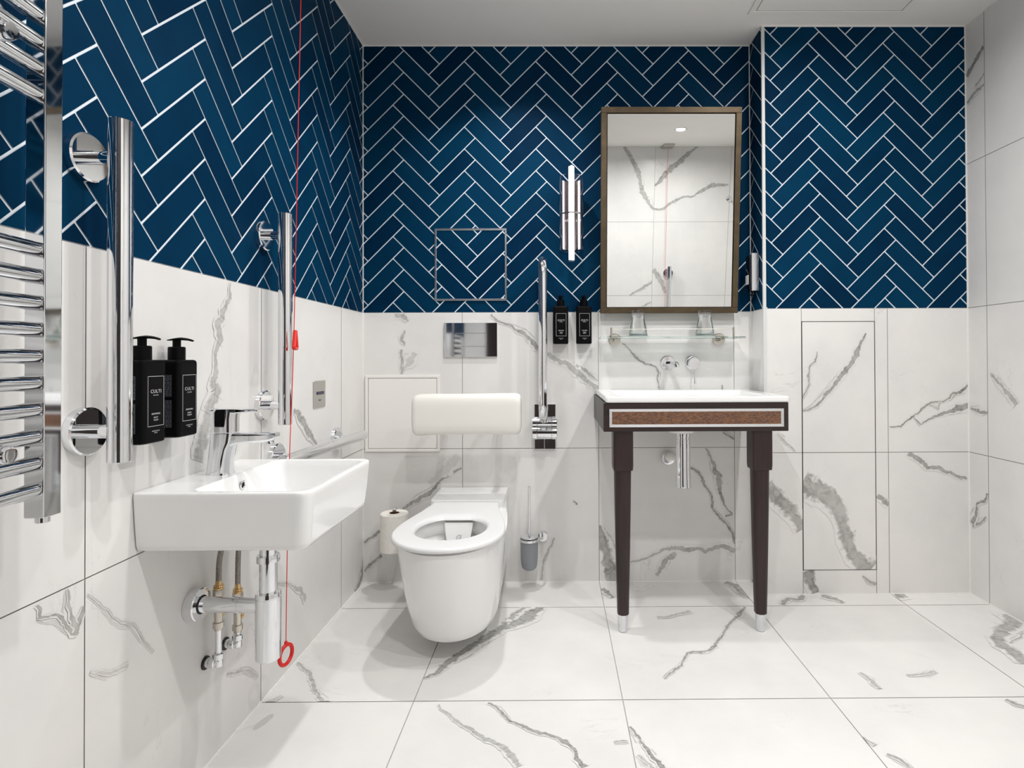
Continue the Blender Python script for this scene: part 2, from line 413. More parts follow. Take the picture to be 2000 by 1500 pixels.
VEINS = {
'B': [
  (0.55,[(-0.704,1.174,0.0141),(-0.673,1.178,0.0175),(-0.65,1.149,0.0114)]),
  (0.6,[(-0.664,1.11,0.0071),(-0.673,1.077,0.013),(-0.666,1.043,0.0061)]),
  (0.65,[(-0.673,1.025,0.011),(-0.675,0.986,0.009),(-0.671,0.948,0.015),(-0.677,0.919,0.0071)]),
  (0.35,[(-0.614,1.009,0.02),(-0.637,0.977,0.0319),(-0.668,0.946,0.0135)]),
  (0.75,[(-0.282,1.179,0.0092),(-0.246,1.148,0.0112),(-0.194,1.134,0.0089),(-0.138,1.097,0.0136),(-0.102,1.061,0.0198),(-0.073,1.032,0.0226)]),
  (0.6,[(-0.073,1.032,0.0222),(-0.023,0.995,0.0197),(0.042,0.966,0.022),(0.094,0.923,0.0227),(0.144,0.879,0.0198),(0.189,0.845,0.018)]),
  (0.6,[(0.072,0.966,0.0089),(0.121,0.936,0.0094),(0.173,0.9,0.0086),(0.189,0.886,0.0092)]),
  (0.8,[(-0.415,0.505,0.0064),(-0.462,0.472,0.0108),(-0.516,0.438,0.0092),(-0.55,0.398,0.0135),(-0.597,0.371,0.0134),(-0.644,0.345,0.0108),(-0.671,0.324,0.0086)]),
  (0.2,[(-0.428,0.557,0.0311),(-0.484,0.501,0.0269),(-0.552,0.434,0.017)]),
  (0.8,[(-0.766,0.231,0.0153),(-0.799,0.211,0.0114),(-0.84,0.177,0.0114)]),
  (0.8,[(-0.766,0.123,0.0094),(-0.806,0.096,0.012),(-0.84,0.056,0.0106)]),
  (0.6,[(-0.003,0.193,0.0072),(-0.03,0.146,0.0089),(-0.055,0.085,0.0092),(-0.065,0.011,0.0071)]),
  (0.9,[(0.079,0.357,0.0071),(0.097,0.341,0.0092)]),
  (0.8,[(0.196,0.248,0.0112),(0.209,0.171,0.0381),(0.231,0.093,0.0547),(0.262,0.005,0.0496)]),
  (0.75,[(0.296,1.046,0.0045),(0.319,1.033,0.0071),(0.339,1.008,0.0072),(0.357,0.985,0.0072),(0.386,0.967,0.0067),(0.416,0.953,0.0063),(0.441,0.946,0.0071),(0.452,0.917,0.0071),(0.454,0.883,0.0061),(0.463,0.851,0.0063)]),
  (0.8,[(0.737,0.864,0.0067),(0.744,0.846,0.0067)]),
  (0.8,[(0.663,0.584,0.0067),(0.681,0.548,0.0085),(0.701,0.505,0.0175),(0.719,0.453,0.0226),(0.727,0.389,0.0114),(0.748,0.346,0.0094),(0.779,0.294,0.006),(0.749,0.283,0.0067)]),
  (0.85,[(0.597,0.501,0.0064),(0.624,0.485,0.0092),(0.644,0.448,0.0112),(0.653,0.421,0.0094),(0.684,0.39,0.0089),(0.691,0.347,0.009),(0.686,0.322,0.0072),(0.725,0.283,0.0092),(0.756,0.245,0.01),(0.781,0.207,0.0095),(0.789,0.164,0.0092)]),
  (0.65,[(0.33,0.088,0.0051),(0.389,0.103,0.0063),(0.439,0.121,0.0067),(0.477,0.145,0.0085),(0.527,0.149,0.015),(0.579,0.142,0.016),(0.629,0.144,0.0132),(0.66,0.128,0.018),(0.692,0.144,0.0152),(0.724,0.151,0.021),(0.755,0.148,0.0206),(0.789,0.132,0.0179)]),
  (0.65,[(0.527,0.127,0.02),(0.484,0.096,0.0156),(0.468,0.058,0.0157),(0.445,0.026,0.0136)]),
  (0.75,[(0.74,0.656,0.0067),(0.767,0.642,0.0067),(0.79,0.624,0.0064)])],
'R': [
  (0.8,[(1.296,1.084,0.0036),(1.267,1.039,0.0098),(1.254,0.996,0.0192),(1.224,0.95,0.015),(1.189,0.907,0.0164),(1.159,0.867,0.015),(1.129,0.831,0.0106),(1.092,0.795,0.0092),(1.062,0.771,0.0067),(1.028,0.763,0.0041)]),
  (0.7,[(1.09,1.008,0.0051),(1.085,0.967,0.0067),(1.057,0.944,0.0045),(1.05,0.908,0.007),(1.056,0.867,0.0071),(1.039,0.837,0.0045),(1.026,0.814,0.0045)]),
  (0.9,[(1.391,0.695,0.004),(1.438,0.697,0.0063),(1.468,0.723,0.0086),(1.511,0.752,0.0064),(1.552,0.793,0.0076),(1.608,0.799,0.0061),(1.643,0.811,0.0086),(1.656,0.835,0.01),(1.692,0.845,0.0125),(1.723,0.871,0.0135)]),
  (0.8,[(1.492,0.737,0.005),(1.522,0.703,0.0061),(1.552,0.722,0.0058),(1.595,0.746,0.0085),(1.642,0.756,0.0108),(1.692,0.775,0.0187),(1.722,0.781,0.0173)]),
  (0.6,[(1.552,0.793,0.0042),(1.595,0.765,0.004),(1.608,0.799,0.0045)]),
  (0.75,[(1.467,0.582,0.017),(1.51,0.561,0.0166),(1.55,0.524,0.0175),(1.593,0.524,0.0143),(1.635,0.507,0.013),(1.676,0.487,0.0121),(1.712,0.477,0.0063)]),
  (0.7,[(1.026,0.467,0.0641),(1.066,0.444,0.0683),(1.113,0.414,0.0555),(1.155,0.384,0.0511),(1.185,0.328,0.0453),(1.201,0.269,0.0463),(1.214,0.209,0.0474),(1.237,0.163,0.055),(1.277,0.126,0.0638),(1.307,0.103,0.064)]),
  (0.7,[(0.878,0.459,0.047),(0.933,0.389,0.0574),(0.98,0.349,0.0553),(1.005,0.306,0.0465),(1.024,0.27,0.0429)]),
  (0.8,[(1.337,0.408,0.017),(1.384,0.37,0.0213)]),
  (0.9,[(1.044,0.098,0.0301),(1.057,0.056,0.0338),(1.074,0.007,0.0389)]),
  (0.8,[(1.272,0.076,0.0042),(1.302,0.054,0.0089),(1.33,0.043,0.0108)]),
  (0.6,[(0.923,0.674,0.0036),(0.944,0.644,0.0085),(0.995,0.593,0.0042)])],
'W': [
  (1.0,[(-0.246,2.23,0.0135),(-0.216,2.201,0.0163),(-0.153,2.158,0.0135)]),
  (0.7,[(-0.247,2.12,0.0099),(-0.201,2.092,0.0099)]),
  (0.8,[(-0.247,2.075,0.0086),(-0.2,2.069,0.0156),(-0.155,2.044,0.0127)]),
  (0.9,[(-0.244,0.439,0.0081),(-0.23,0.407,0.0085),(-0.187,0.379,0.0092),(-0.18,0.335,0.0191),(-0.16,0.296,0.026)]),
  (0.8,[(-0.237,0.341,0.0078),(-0.199,0.311,0.0092),(-0.16,0.289,0.0098)]),
  (0.8,[(-0.158,0.772,0.0063),(-0.205,0.765,0.0121),(-0.248,0.757,0.0063)]),
  (0.6,[(-0.266,0.917,0.0114),(-0.304,0.888,0.0136),(-0.387,0.805,0.018)])],
'L': [
  (0.55,[(-1.004,1.182,0.0061),(-1.008,1.145,0.013),(-1.035,1.109,0.0182),(-1.057,1.066,0.021),(-1.046,1.035,0.023),(-1.073,0.998,0.012),(-1.063,0.96,0.015),(-1.077,0.922,0.02),(-1.06,0.902,0.0303),(-1.087,0.872,0.0313),(-1.107,0.831,0.032),(-1.117,0.789,0.0301),(-1.135,0.743,0.0231)]),
  (0.75,[(-1.542,0.582,0.0076),(-1.541,0.559,0.0051),(-1.525,0.552,0.004),(-1.505,0.547,0.0063),(-1.49,0.528,0.0063),(-1.475,0.505,0.0085),(-1.465,0.495,0.0064)]),
  (0.6,[(-1.486,0.585,0.0032),(-1.481,0.553,0.0054),(-1.469,0.507,0.0073)]),
  (0.7,[(-1.449,0.539,0.0064),(-1.462,0.52,0.0086),(-1.469,0.502,0.0086)]),
  (0.4,[(-1.443,0.558,0.0022),(-1.412,0.528,0.0036),(-1.383,0.489,0.0036),(-1.36,0.47,0.0045),(-1.333,0.454,0.0032),(-1.312,0.419,0.003),(-1.277,0.369,0.003)]),
  (0.5,[(-1.013,0.175,0.0058),(-0.957,0.156,0.0063),(-0.912,0.128,0.0036),(-0.864,0.084,0.0041)]),
  (0.35,[(-1.438,0.414,0.003),(-1.397,0.39,0.0061),(-1.347,0.38,0.0054)]),
  (0.75,[(-0.648,0.82,0.0108),(-0.612,0.8,0.0224),(-0.582,0.77,0.0242),(-0.535,0.729,0.0243),(-0.503,0.703,0.0171),(-0.469,0.675,0.0141)]),
  (0.5,[(-0.76,0.306,0.005),(-0.675,0.269,0.0057),(-0.604,0.217,0.016),(-0.566,0.17,0.0173)]),
  (0.9,[(0.006,0.112,0.0206),(-0.02,0.041,0.0273),(-0.094,-0.003,0.0259)])],
'F': [
  (0.8,[(-0.06,-0.248,0.024),(-0.12,-0.343,0.0462),(-0.198,-0.422,0.037),(-0.26,-0.509,0.0264),(-0.318,-0.589,0.0277),(-0.354,-0.651,0.0225),(-0.374,-0.71,0.0139),(-0.406,-0.737,0.0089)]),
  (0.7,[(-0.125,-0.256,0.0202),(-0.168,-0.325,0.0215),(-0.194,-0.382,0.017)]),
  (0.85,[(-0.196,-0.862,0.0071),(-0.159,-0.885,0.0076),(-0.126,-0.943,0.0076),(-0.074,-0.977,0.0102),(-0.02,-0.998,0.0092),(0.022,-1.029,0.0121),(0.047,-1.063,0.0092),(0.068,-1.112,0.0128)]),
  (0.6,[(-0.333,-0.865,0.0058),(-0.298,-0.911,0.0067),(-0.262,-0.954,0.0073),(-0.212,-0.996,0.0092),(-0.167,-1.019,0.0112),(-0.133,-1.042,0.0108),(-0.109,-1.079,0.0135),(-0.092,-1.11,0.0141)]),
  (0.6,[(-0.837,-0.639,0.006),(-0.783,-0.693,0.0085),(-0.715,-0.792,0.0081),(-0.67,-0.842,0.01),(-0.645,-0.849,0.0073)]),
  (0.8,[(0.745,-0.255,0.0098),(0.7,-0.329,0.0143),(0.65,-0.386,0.0104),(0.592,-0.477,0.0073),(0.53,-0.568,0.0102),(0.496,-0.59,0.01),(0.437,-0.596,0.0081),(0.402,-0.673,0.0063),(0.36,-0.719,0.0061),(0.332,-0.746,0.0051)]),
  (0.7,[(0.74,-0.018,0.0295),(0.774,-0.051,0.0322),(0.779,-0.115,0.0186),(0.789,-0.185,0.0136)]),
  (0.8,[(0.901,-0.239,0.017),(0.947,-0.187,0.0146),(0.985,-0.197,0.0202),(1.027,-0.159,0.0122)]),
  (0.7,[(1.094,-0.16,0.0278),(1.13,-0.19,0.0216),(1.152,-0.228,0.0108)]),
  (0.7,[(1.4,-0.159,0.0469),(1.418,-0.165,0.0469),(1.443,-0.165,0.035)]),
  (0.7,[(1.725,-0.343,0.0547),(1.694,-0.4,0.0285),(1.606,-0.461,0.0412),(1.527,-0.533,0.0388),(1.522,-0.574,0.0369),(1.514,-0.626,0.0236),(1.501,-0.681,0.0258)]),
  (0.55,[(0.947,-0.721,0.0092),(0.957,-0.76,0.012),(0.961,-0.807,0.0149)]),
  (0.5,[(1.083,-0.739,0.0094),(1.147,-0.729,0.0089),(1.184,-0.712,0.0089)]),
  (0.9,[(0.193,-0.968,0.0057),(0.217,-1.024,0.0071),(0.239,-1.076,0.0113),(0.263,-1.121,0.0149)]),
  (0.5,[(0.201,-1.075,0.0064),(0.219,-1.103,0.0078),(0.229,-1.12,0.0085)]),
  (0.6,[(0.148,-1.031,0.005),(0.168,-1.025,0.006),(0.183,-1.023,0.005)]),
  (0.8,[(1.287,-0.863,0.0092),(1.299,-0.884,0.0127),(1.318,-0.896,0.0127)]),
  (0.7,[(0.816,-1.079,0.0071),(0.837,-1.103,0.0071),(0.844,-1.127,0.0057)]),
  (0.6,[(0.791,-1.015,0.0064),(0.808,-1.046,0.0092)]),
  (0.8,[(0.193,-0.075,0.0225),(0.215,-0.122,0.0175),(0.236,-0.167,0.013)]),
  (0.3,[(-0.829,-0.864,0.0135),(-0.807,-0.816,0.017)]),
  (0.5,[(0.384,-0.341,0.0133),(0.415,-0.342,0.0081),(0.521,-0.292,0.0132)])],
'M': [
  (0.65,[(0.6,2.372,0.0258),(0.655,2.275,0.0259),(0.709,2.191,0.0347),(0.742,2.097,0.0263),(0.762,1.999,0.0351),(0.813,1.917,0.0262),(0.863,1.848,0.0174)]),
  (0.7,[(0.863,1.848,0.0174),(0.952,1.857,0.0176),(1.035,1.917,0.022),(1.123,1.951,0.0131),(1.211,1.964,0.0131),(1.307,2.024,0.022),(1.368,2.05,0.0347),(1.417,2.054,0.0172),(1.505,2.058,0.0129)]),
  (0.75,[(1.227,2.367,0.013),(1.137,2.308,0.0261),(1.039,2.228,0.035),(0.966,2.157,0.0352),(0.919,2.097,0.0265),(0.867,2.05,0.0132)]),
  (0.6,[(0.872,1.333,0.0356),(0.919,1.274,0.0358),(0.958,1.189,0.0225),(0.987,1.125,0.0181)]),
  (0.65,[(0.866,1.225,0.0183),(0.794,1.176,0.0229),(0.668,1.103,0.0138)]),
  (0.6,[(0.87,1.053,0.0092),(0.784,1.003,0.0093)])]}

Z0, Z1, Z2 = .5885, 1.1885, 1.7885       # marble joints
def add_veins(w, key, region_of):
    for i, (st, pts) in enumerate(VEINS[key]):
        cx, cy = pts[len(pts) // 2][0], pts[len(pts) // 2][1]
        w.vein(pts, st, region_of(cx, cy), seed=i * 7 + len(key) + ord(key), h=.0009 + i * .00002)

def cell(us, vs):
    def f(x, y):
        u = [a for a in us if a <= x][-1:] or [us[0]]; u1 = [a for a in us if a > x][:1] or [us[-1]]
        v = [a for a in vs if a <= y][-1:] or [vs[0]]; v1 = [a for a in vs if a > y][:1] or [vs[-1]]
        return (u[0] + .001, u1[0] - .001, v[0] + .001, v1[0] - .001)
    return f

def build_shell():
    MT = ['marble', 'joint', 'blue', 'grout']
    # back wall
    w = Wall((0, 0, 0), (1, 0, 0), (0, 0, 1), (0, -1, 0))
    w.slab(XL, XS + .02, 0, Z1); w.slab(XL, XS + .02, Z1, H, mat=3)
    us = [XL, -.409, .191, .791, XS]; vs = [0, Z0, Z1]
    w.marble(us, vs); w.herring(XL, XS, Z1 + .001, H, -.714, 2.3015, seed=3)
    def reg(x, y):
        c = cell(us, vs)(x, y)
        return (max(c[0], .195), c[1], c[2], c[3]) if .19 < x < .2 else c
    add_veins(w, 'B', cell(us, vs))
    struct(w.build('wall_back', MT))
    # side of the projecting pier, between back wall and right-hand wall section
    w = Wall((XS, 0, 0), (0, -1, 0), (0, 0, 1), (-1, 0, 0))
    w.slab(0, -YR - .006, 0, Z1, .02); w.slab(0, -YR - .006, Z1, H, .02, mat=3)
    w.marble([0, -YR], vs); w.herring(0, -YR, Z1 + .001, H, .865 - XS, 2.3015, seed=8)
    struct(w.build('wall_return', MT))
    # right-hand section of the far wall, standing proud
    w = Wall((0, YR, 0), (1, 0, 0), (0, 0, 1), (0, -1, 0))
    w.slab(XS + .001, XR, 0, Z1, .14); w.slab(XS + .001, XR, Z1, H, .14, mat=3)
    DX0, DX1, DZ0, DZ1 = 1.0265, 1.3325, .1015, 1.1335
    ru = [XS, DX0, DX1, 1.386, XR]
    w.marble([XS, DX0], vs); w.marble([DX1, 1.386, XR], vs)
    w.marble([DX0, DX1], [0, DZ0]); w.marble([DX0, DX1], [DZ1, Z1])
    w.herring(XS + .012, XR, Z1 + .001, H, 1.061, 2.3, seed=21)
    rv = [0, DZ0, Z0, DZ1, Z1]
    def rreg(x, y):
        if DX0 < x < DX1: return cell(ru, [0, DZ0])(x, y) if y < DZ0 else (0, 0.001, 0, 0.001)
        return cell(ru, vs)(x, y)
    for i, (st, pts) in enumerate(VEINS['R']):
        cx, cy = pts[len(pts) // 2][:2]
        if DX0 < cx < DX1 and cy > DZ0: continue
        w.vein(pts, st, rreg(cx, cy), seed=i + 50, h=.0009 + i * .00002)
    struct(w.build('wall_far_right', MT))
    # marble hatch set flush in that section
    t = thing('access_hatch', 'tall narrow marble-faced hatch with dark shadow gap, set flush in the right-hand far wall', 'access hatch', (1.18, YR, DZ0))
    d = Wall((0, YR, 0), (1, 0, 0), (0, 0, 1), (0, -1, 0))
    for (c, e) in ((DZ0, Z0), (Z0, DZ1)):
        d.rect(DX0 + .0025, DX1 - .0025, c + .0018, e - .0018, 0, .0012)
    for i, (st, pts) in enumerate(VEINS['R']):
        cx, cy = pts[len(pts) // 2][:2]
        if DX0 < cx < DX1 and cy > DZ0:
            d.vein(pts, st, cell([DX0 + .002, DX1 - .002], [DZ0 + .002, Z0, DZ1 - .002])(cx, cy), seed=i + 50, h=.0022 + i * .00002)
    me = mesh_from_bm('door', d.bm, [M['marble'], M['joint']], None)
    o = bpy.data.objects.new('door', me); COL.objects.link(o); o.parent = t
    me.transform(Matrix.Translation(-t.location))
    b = BM(); box(b, DX0 - .001, DX1 + .001, YR - .0005, YR + .001, DZ0 - .001, DZ1 + .001); obj('shadow_gap', b, 'dark', t, smooth=False)
    b = BM(); box(b, DX0 + .003, DX1 - .003, YR - .0009, YR - .0003, Z0 - .002, Z0 + .002); obj('joint_strip', b, 'joint', t, smooth=False)
    # left wall (u runs away from the camera, +y)
    w = Wall((XL, 0, 0), (0, 1, 0), (0, 0, 1), (1, 0, 0))
    w.slab(YB, 0, 0, Z1); w.slab(YB, 0, Z1, H, mat=3)
    lu = [YB, -2.449, -1.849, -1.449, -.849, -.249, 0]
    lu = [YB, -2.049, -1.449, -.849, -.249, 0]
    w.marble(lu, vs); w.herring(YB, 0, Z1 + .001, H, -1.155, 1.713, P=.319, Q=.0972, seed=5)
    add_veins(w, 'L', cell(lu, vs))
    struct(w.build('wall_left', MT))
    # right wall
    w = Wall((XR, 0, 0), (0, 1, 0), (0, 0, 1), (-1, 0, 0))
    w.slab(YB, 0, 0, H)
    ru2 = [YB, -2.049, -1.449, -.849, -.249, YR]; rv2 = [0, Z0, Z1, Z2, H]
    w.marble(ru2, rv2); add_veins(w, 'W', cell(ru2, rv2))
    struct(w.build('wall_right', MT))
    # rear wall, seen in the mirror
    w = Wall((0, YB, 0), (1, 0, 0), (0, 0, 1), (0, 1, 0))
    w.slab(XL - .05, XR + .05, 0, H)
    bu = [XL, -.62, .24, .866, 1.52, XR]; bv = [0, .46, 1.102, 1.744, H]
    w.marble(bu, bv); add_veins(w, 'M', cell(bu, bv))
    struct(w.build('wall_rear', MT))
    d = BM(); box(d, -.62, .24, YB + .001, YB + .012, 0.002, 2.08, .002); struct(obj('door_1', d, 'doorwood'))
    # floor
    w = Wall((0, 0, 0), (1, 0, 0), (0, 1, 0), (0, 0, 1))
    w.slab(XL - .05, XR + .05, YB - .05, .05)
    fu = [XL, -.409, .191, .791, 1.391, XR]; fv = [YB, -2.049, -1.449, -.849, -.249, 0]
    w.marble(fu, fv, g=.0026); add_veins(w, 'F', cell(fu, fv))
    struct(w.build('floor', ['marble', 'fjoint']))
    # ceiling
    b = BM(); box(b, XL - .05, XR + .05, YB - .05, .05, H, H + .05); struct(obj('ceiling', b, 'paint', smooth=False))
    # sealant lines and edge trim
    n = [0]
    def trim(x0, x1, y0, y1, z0, z1, mat='seal'):
        n[0] += 1; b = BM(); box(b, x0, x1, y0, y1, z0, z1); struct(obj('trim_%d' % n[0], b, mat, smooth=False))
    e = .0035
    trim(XL, XL + e, -e, 0, 0, H)                       # left corner
    trim(XS - e, XS, -e, 0, 0, H)                       # inner corner beside the mirror
    trim(XR - e, XR, YR - e, YR, 0, H)                  # right corner
    trim(XL, XS, -e, 0, H - e * 1.3, H); trim(XL, XS, -e, 0, 0, e)
    trim(XS, XR, YR - e, YR, H - e * 1.3, H); trim(XS, XR, YR - e, YR, 0, e)
    trim(XL, XL + e, YB, 0, H - e, H); trim(XL, XL + e, YB, 0, 0, e)
    trim(XR - e, XR, YB, YR, H - e, H); trim(XR - e, XR, YB, YR, 0, e)
    trim(XS - e, XS, YR, 0, H - e, H)
    trim(XS - .001, XS + .0115, YR - .002, YR + .006, 0, H, 'alu_white')   # corner profile

M['alu_white'] = plain('white_edge_profile', srgb(214, 214, 212), .4)
build_shell()

# ------------------------------------------------------------------ lamps in the ceiling
def build_downlights():
    names = ['above the toilet near the blue far wall', 'added as unseen fill in the left half of the room, midway to the camera', 'added as unseen fill in the left half of the room near the rear door',
             'on the right, nearest the rear wall', 'added as unseen fill on the right, midway along the room', 'added as unseen fill on the right in front of the vanity']
    for (x, y, p), nmx in zip(DOWNLIGHTS, names):
        t = thing('downlight', 'round recessed white ceiling downlight ' + nmx, 'ceiling light', (x, y, H), 'recessed downlights in the ceiling')
        b = BM(); lathe(b, (x, y, H), (x, y, H - .01), [(0, .048), (.003, .048), (.0045, .045), (.0035, .036), (.0, .034)], 40, cap=False); obj('trim_ring', b, 'chrome', t)
        b = BM(); cyl(b, (x, y, H), (x, y, H - .0015), .034, 32); obj('lens', b, 'lens', t)
        l = lamp('lamp', x, y, H - .008, p, spread=120 if y > -.5 else 165); l.parent = t; l.location = (0, 0, -.008)
build_downlights()

# ------------------------------------------------------------------ ceiling hatch
def build_hatch():
    x0, x1, y1 = .782, 1.414, -.228; y0 = y1 - .63
    t = thing('ceiling_hatch', 'white framed square access hatch in the ceiling, upper right', 'ceiling hatch', ((x0+x1)/2, (y0+y1)/2, H))
    b = BM()
    for a in ((x0, x1, y1-.024, y1), (x0, x1, y0, y0+.024), (x0, x0+.024, y0+.0241, y1-.0241), (x1-.024, x1, y0+.0241, y1-.0241)): box(b, a[0], a[1], a[2], a[3], H-.006, H, .0012, 1)
    obj('frame', b, 'white', t)
    b = BM(); box(b, x0+.027, x1-.027, y0+.027, y1-.027, H-.005, H-.0005, .001, 1); obj('panel', b, 'white', t)
    b = BM(); box(b, x0+.0242, x1-.0242, y0+.0242, y1-.0242, H-.0012, H-.0002); obj('gap', b, 'dark', t, smooth=False)
build_hatch()

# ------------------------------------------------------------------ ceramic helpers
def d_outline(cx, hr, hw, yc, yf, z, n=26, p=2.25):
    """outline of a pan: straight along the wall (y=0), widening to hw at yc, rounded to yf."""
    pts = []
    for i in range(n // 2):                                   # left side from wall to yc
        t = i / (n // 2); s = t * t * (3 - 2 * t)
        pts.append((cx - (hr + (hw - hr) * s), -.001 + (yc) * t, z))
    for i in range(n * 2 + 1):
        a = PI * i / (n * 2); c, s_ = math.cos(a), math.sin(a)
        pts.append((cx - hw * math.copysign(abs(c) ** (2 / p), c), yc + (yf - yc) * abs(s_) ** (2 / p), z))
    for i in range(n // 2):
        t = 1 - (i + 1) / (n // 2); s = t * t * (3 - 2 * t)
        pts.append((cx + (hr + (hw - hr) * s), -.001 + yc * t, z))
    return pts
def inner_ring(outer, cx, cy, rx, ry, z, p=2.3):
    out = []
    for q in outer:
        a = math.atan2((q[1] - cy) / ry, (q[0] - cx) / rx); c, s = math.cos(a), math.sin(a)
        out.append((cx + rx * math.copysign(abs(c) ** (2 / p), c), cy + ry * math.copysign(abs(s) ** (2 / p), s), z))
    return out

def build_toilet():
    cx = -.357
    t = thing('toilet', 'white wall-hung toilet with open seat ring on the marble far wall', 'toilet', (cx, 0, 0))
    b = BM()
    secs = [(.062, .105, .108, -.46, -.622, -.354), (.064, .122, .127, -.47, -.645, -.354), (.074, .134, .139, -.48, -.661, -.355), (.10, .141, .148, -.49, -.677, -.356), (.15, .144, .157, -.50, -.698, -.357), (.22, .146, .167, -.51, -.722, -.357),
            (.30, .147, .176, -.52, -.746, -.357), (.36, .147, .181, -.53, -.764, -.357), (.385, .147, .1815, -.53, -.767, -.357), (.3895, .145, .174, -.53, -.757, -.357)]
    rings = [d_outline(x, hr, hw + .0015, yc + .03, yf, z, p=2.1) for z, hr, hw, yc, yf, x in secs]
    top = rings[-1]; cy = -.545
    inn = [inner_ring(top, cx, cy, .132, .142, .3895), inner_ring(top, cx, cy, .128, .138, .36), inner_ring(top, cx, cy, .145, .160, .335),
           inner_ring(top, cx, cy, .118, .128, .29), inner_ring(top, cx, cy - .0, .075, .085, .23), inner_ring(top, cx, cy + .01, .045, .05, .20)]
    loft(b, rings + inn)
    obj('bowl', b, 'ceramic', t, angle=50)
    # raised flat back between seat and wall
    b = BM()
    R = [rrect(cx - .147, cx + .149, -.222, -.001, .01, z, rs=(.004, .004, .02, .02)) for z in (.388, .4145)] + [rrect(cx - .143, cx + .145, -.217, -.003, .01, .4185, rs=(.004, .004, .018, .018))]
    loft(b, R); obj('rear_deck', b, 'ceramic', t, angle=50)
    # seat
    b = BM(); cyy = -.548
    def o(z, g=0.): return [(x, y, z) for x, y, _ in [p for p in d_outline(cx, .131 - g, .1865 - g, -.515, -.781 + g, z, p=2.02)]]
    def shift(r): return [(x, min(y, -.205) if y > -.205 else y, z) for x, y, z in r]
    O0 = [(x, -.205 + (y + .0) * (1 - .205 / .781), z) for x, y, z in o(0)]
    # map the wall-side straight to y=-.205
    I0 = inner_ring(O0, cx, cyy, .119, .130, 0, 2.15)
    def mixr(s, z): return [(a[0] + (c[0] - a[0]) * s, a[1] + (c[1] - a[1]) * s, z) for a, c in zip(O0, I0)]
    loft(b, [mixr(.05, .3945), mixr(.01, .3965), mixr(0, .403), mixr(.03, .4095), mixr(.10, .412), mixr(.80, .4115), mixr(.92, .408), mixr(.985, .402), mixr(1, .396), mixr(.97, .3945), mixr(.05, .3945)], False, False)
    obj('seat', b, 'seat', t, angle=60)
    for s in (-1, 1):
        b = BM(); cyl(b, (cx + s * .075, -.195, .404), (cx + s * .075, -.235, .404), .0095, 16, .002); obj('hinge', b, 'seat', t)
    # rim tongue with printed mark
    b = BM()
    R = []
    for (z, hx, yy) in ((.387, .052, -.425), (.35, .046, -.437), (.30, .036, -.446), (.262, .030, -.452)):
        R.append([(cx + .005 - hx, -.40, z), (cx + .005 - hx, yy, z), (cx + .005 + hx, yy, z), (cx + .005 + hx, -.40, z)])
    loft(b, R); obj('rim_tongue', b, 'ceramic', t)
    b = BM()
    tube(b, [(cx + .01 + .011 * math.cos(a), -.4418, .336 + .011 * math.sin(a)) for a in [i * 2 * PI / 24 for i in range(3, 23)]], .0007, 6)
    tube(b, [(cx + .010 + .005 * math.cos(a), -.4422, .339 + .005 * math.sin(a)) for a in [i * 2 * PI / 24 for i in range(14, 30)]], .0006, 6)
    obj('maker_mark', b, 'greyink', t)
    b = BM(); cyl(b, (cx, cy + .01, .199), (cx, cy + .01, .203), .047, 24); obj('water', b, 'glass', t)
build_toilet()

def build_backrest():
    t = thing('backrest', 'cream padded backrest bar fixed to the wall above the toilet', 'backrest', (-.352, 0, .67))
    b = BM(); R = []
    x0, x1 = -.567, -.136
    # profile in the y/z plane, swept along x with rounded ends
    def prof(x, s, dz):
        yc, zc = -.225, .762 + dz; hy, hz = .045 * s, .082 * s
        out = []
        for i in range(40):
            a = 2 * PI * i / 40; c, q = math.cos(a), math.sin(a); p = 4.2
            out.append((x, yc + hy * math.copysign(abs(c) ** (2 / p), c), zc + hz * math.copysign(abs(q) ** (2 / p), q)))
        return out
    for (d, s) in ((0, .72), (.003, .86), (.010, .955), (.022, 1.0)): R.append(prof(x0 + d, s, -.002))
    for i in range(1, 8): R.append(prof(x0 + .022 + (x1 - x0 - .044) * i / 8, 1 - .02 * math.sin(PI * i / 8), .000 + .002 * i / 8))
    for (d, s) in ((.022, 1.0), (.010, .955), (.003, .86), (0, .72)): R.append(prof(x1 - d, s, .001))
    loft(b, R); obj('cushion', b, 'vinyl', t, angle=60)
    for x in (-.46, -.24):
        b = BM(); cyl(b, (x, -.0005, .765), (x, -.19, .765), .012, 20); obj('arm', b, 'chrome', t)
build_backrest()

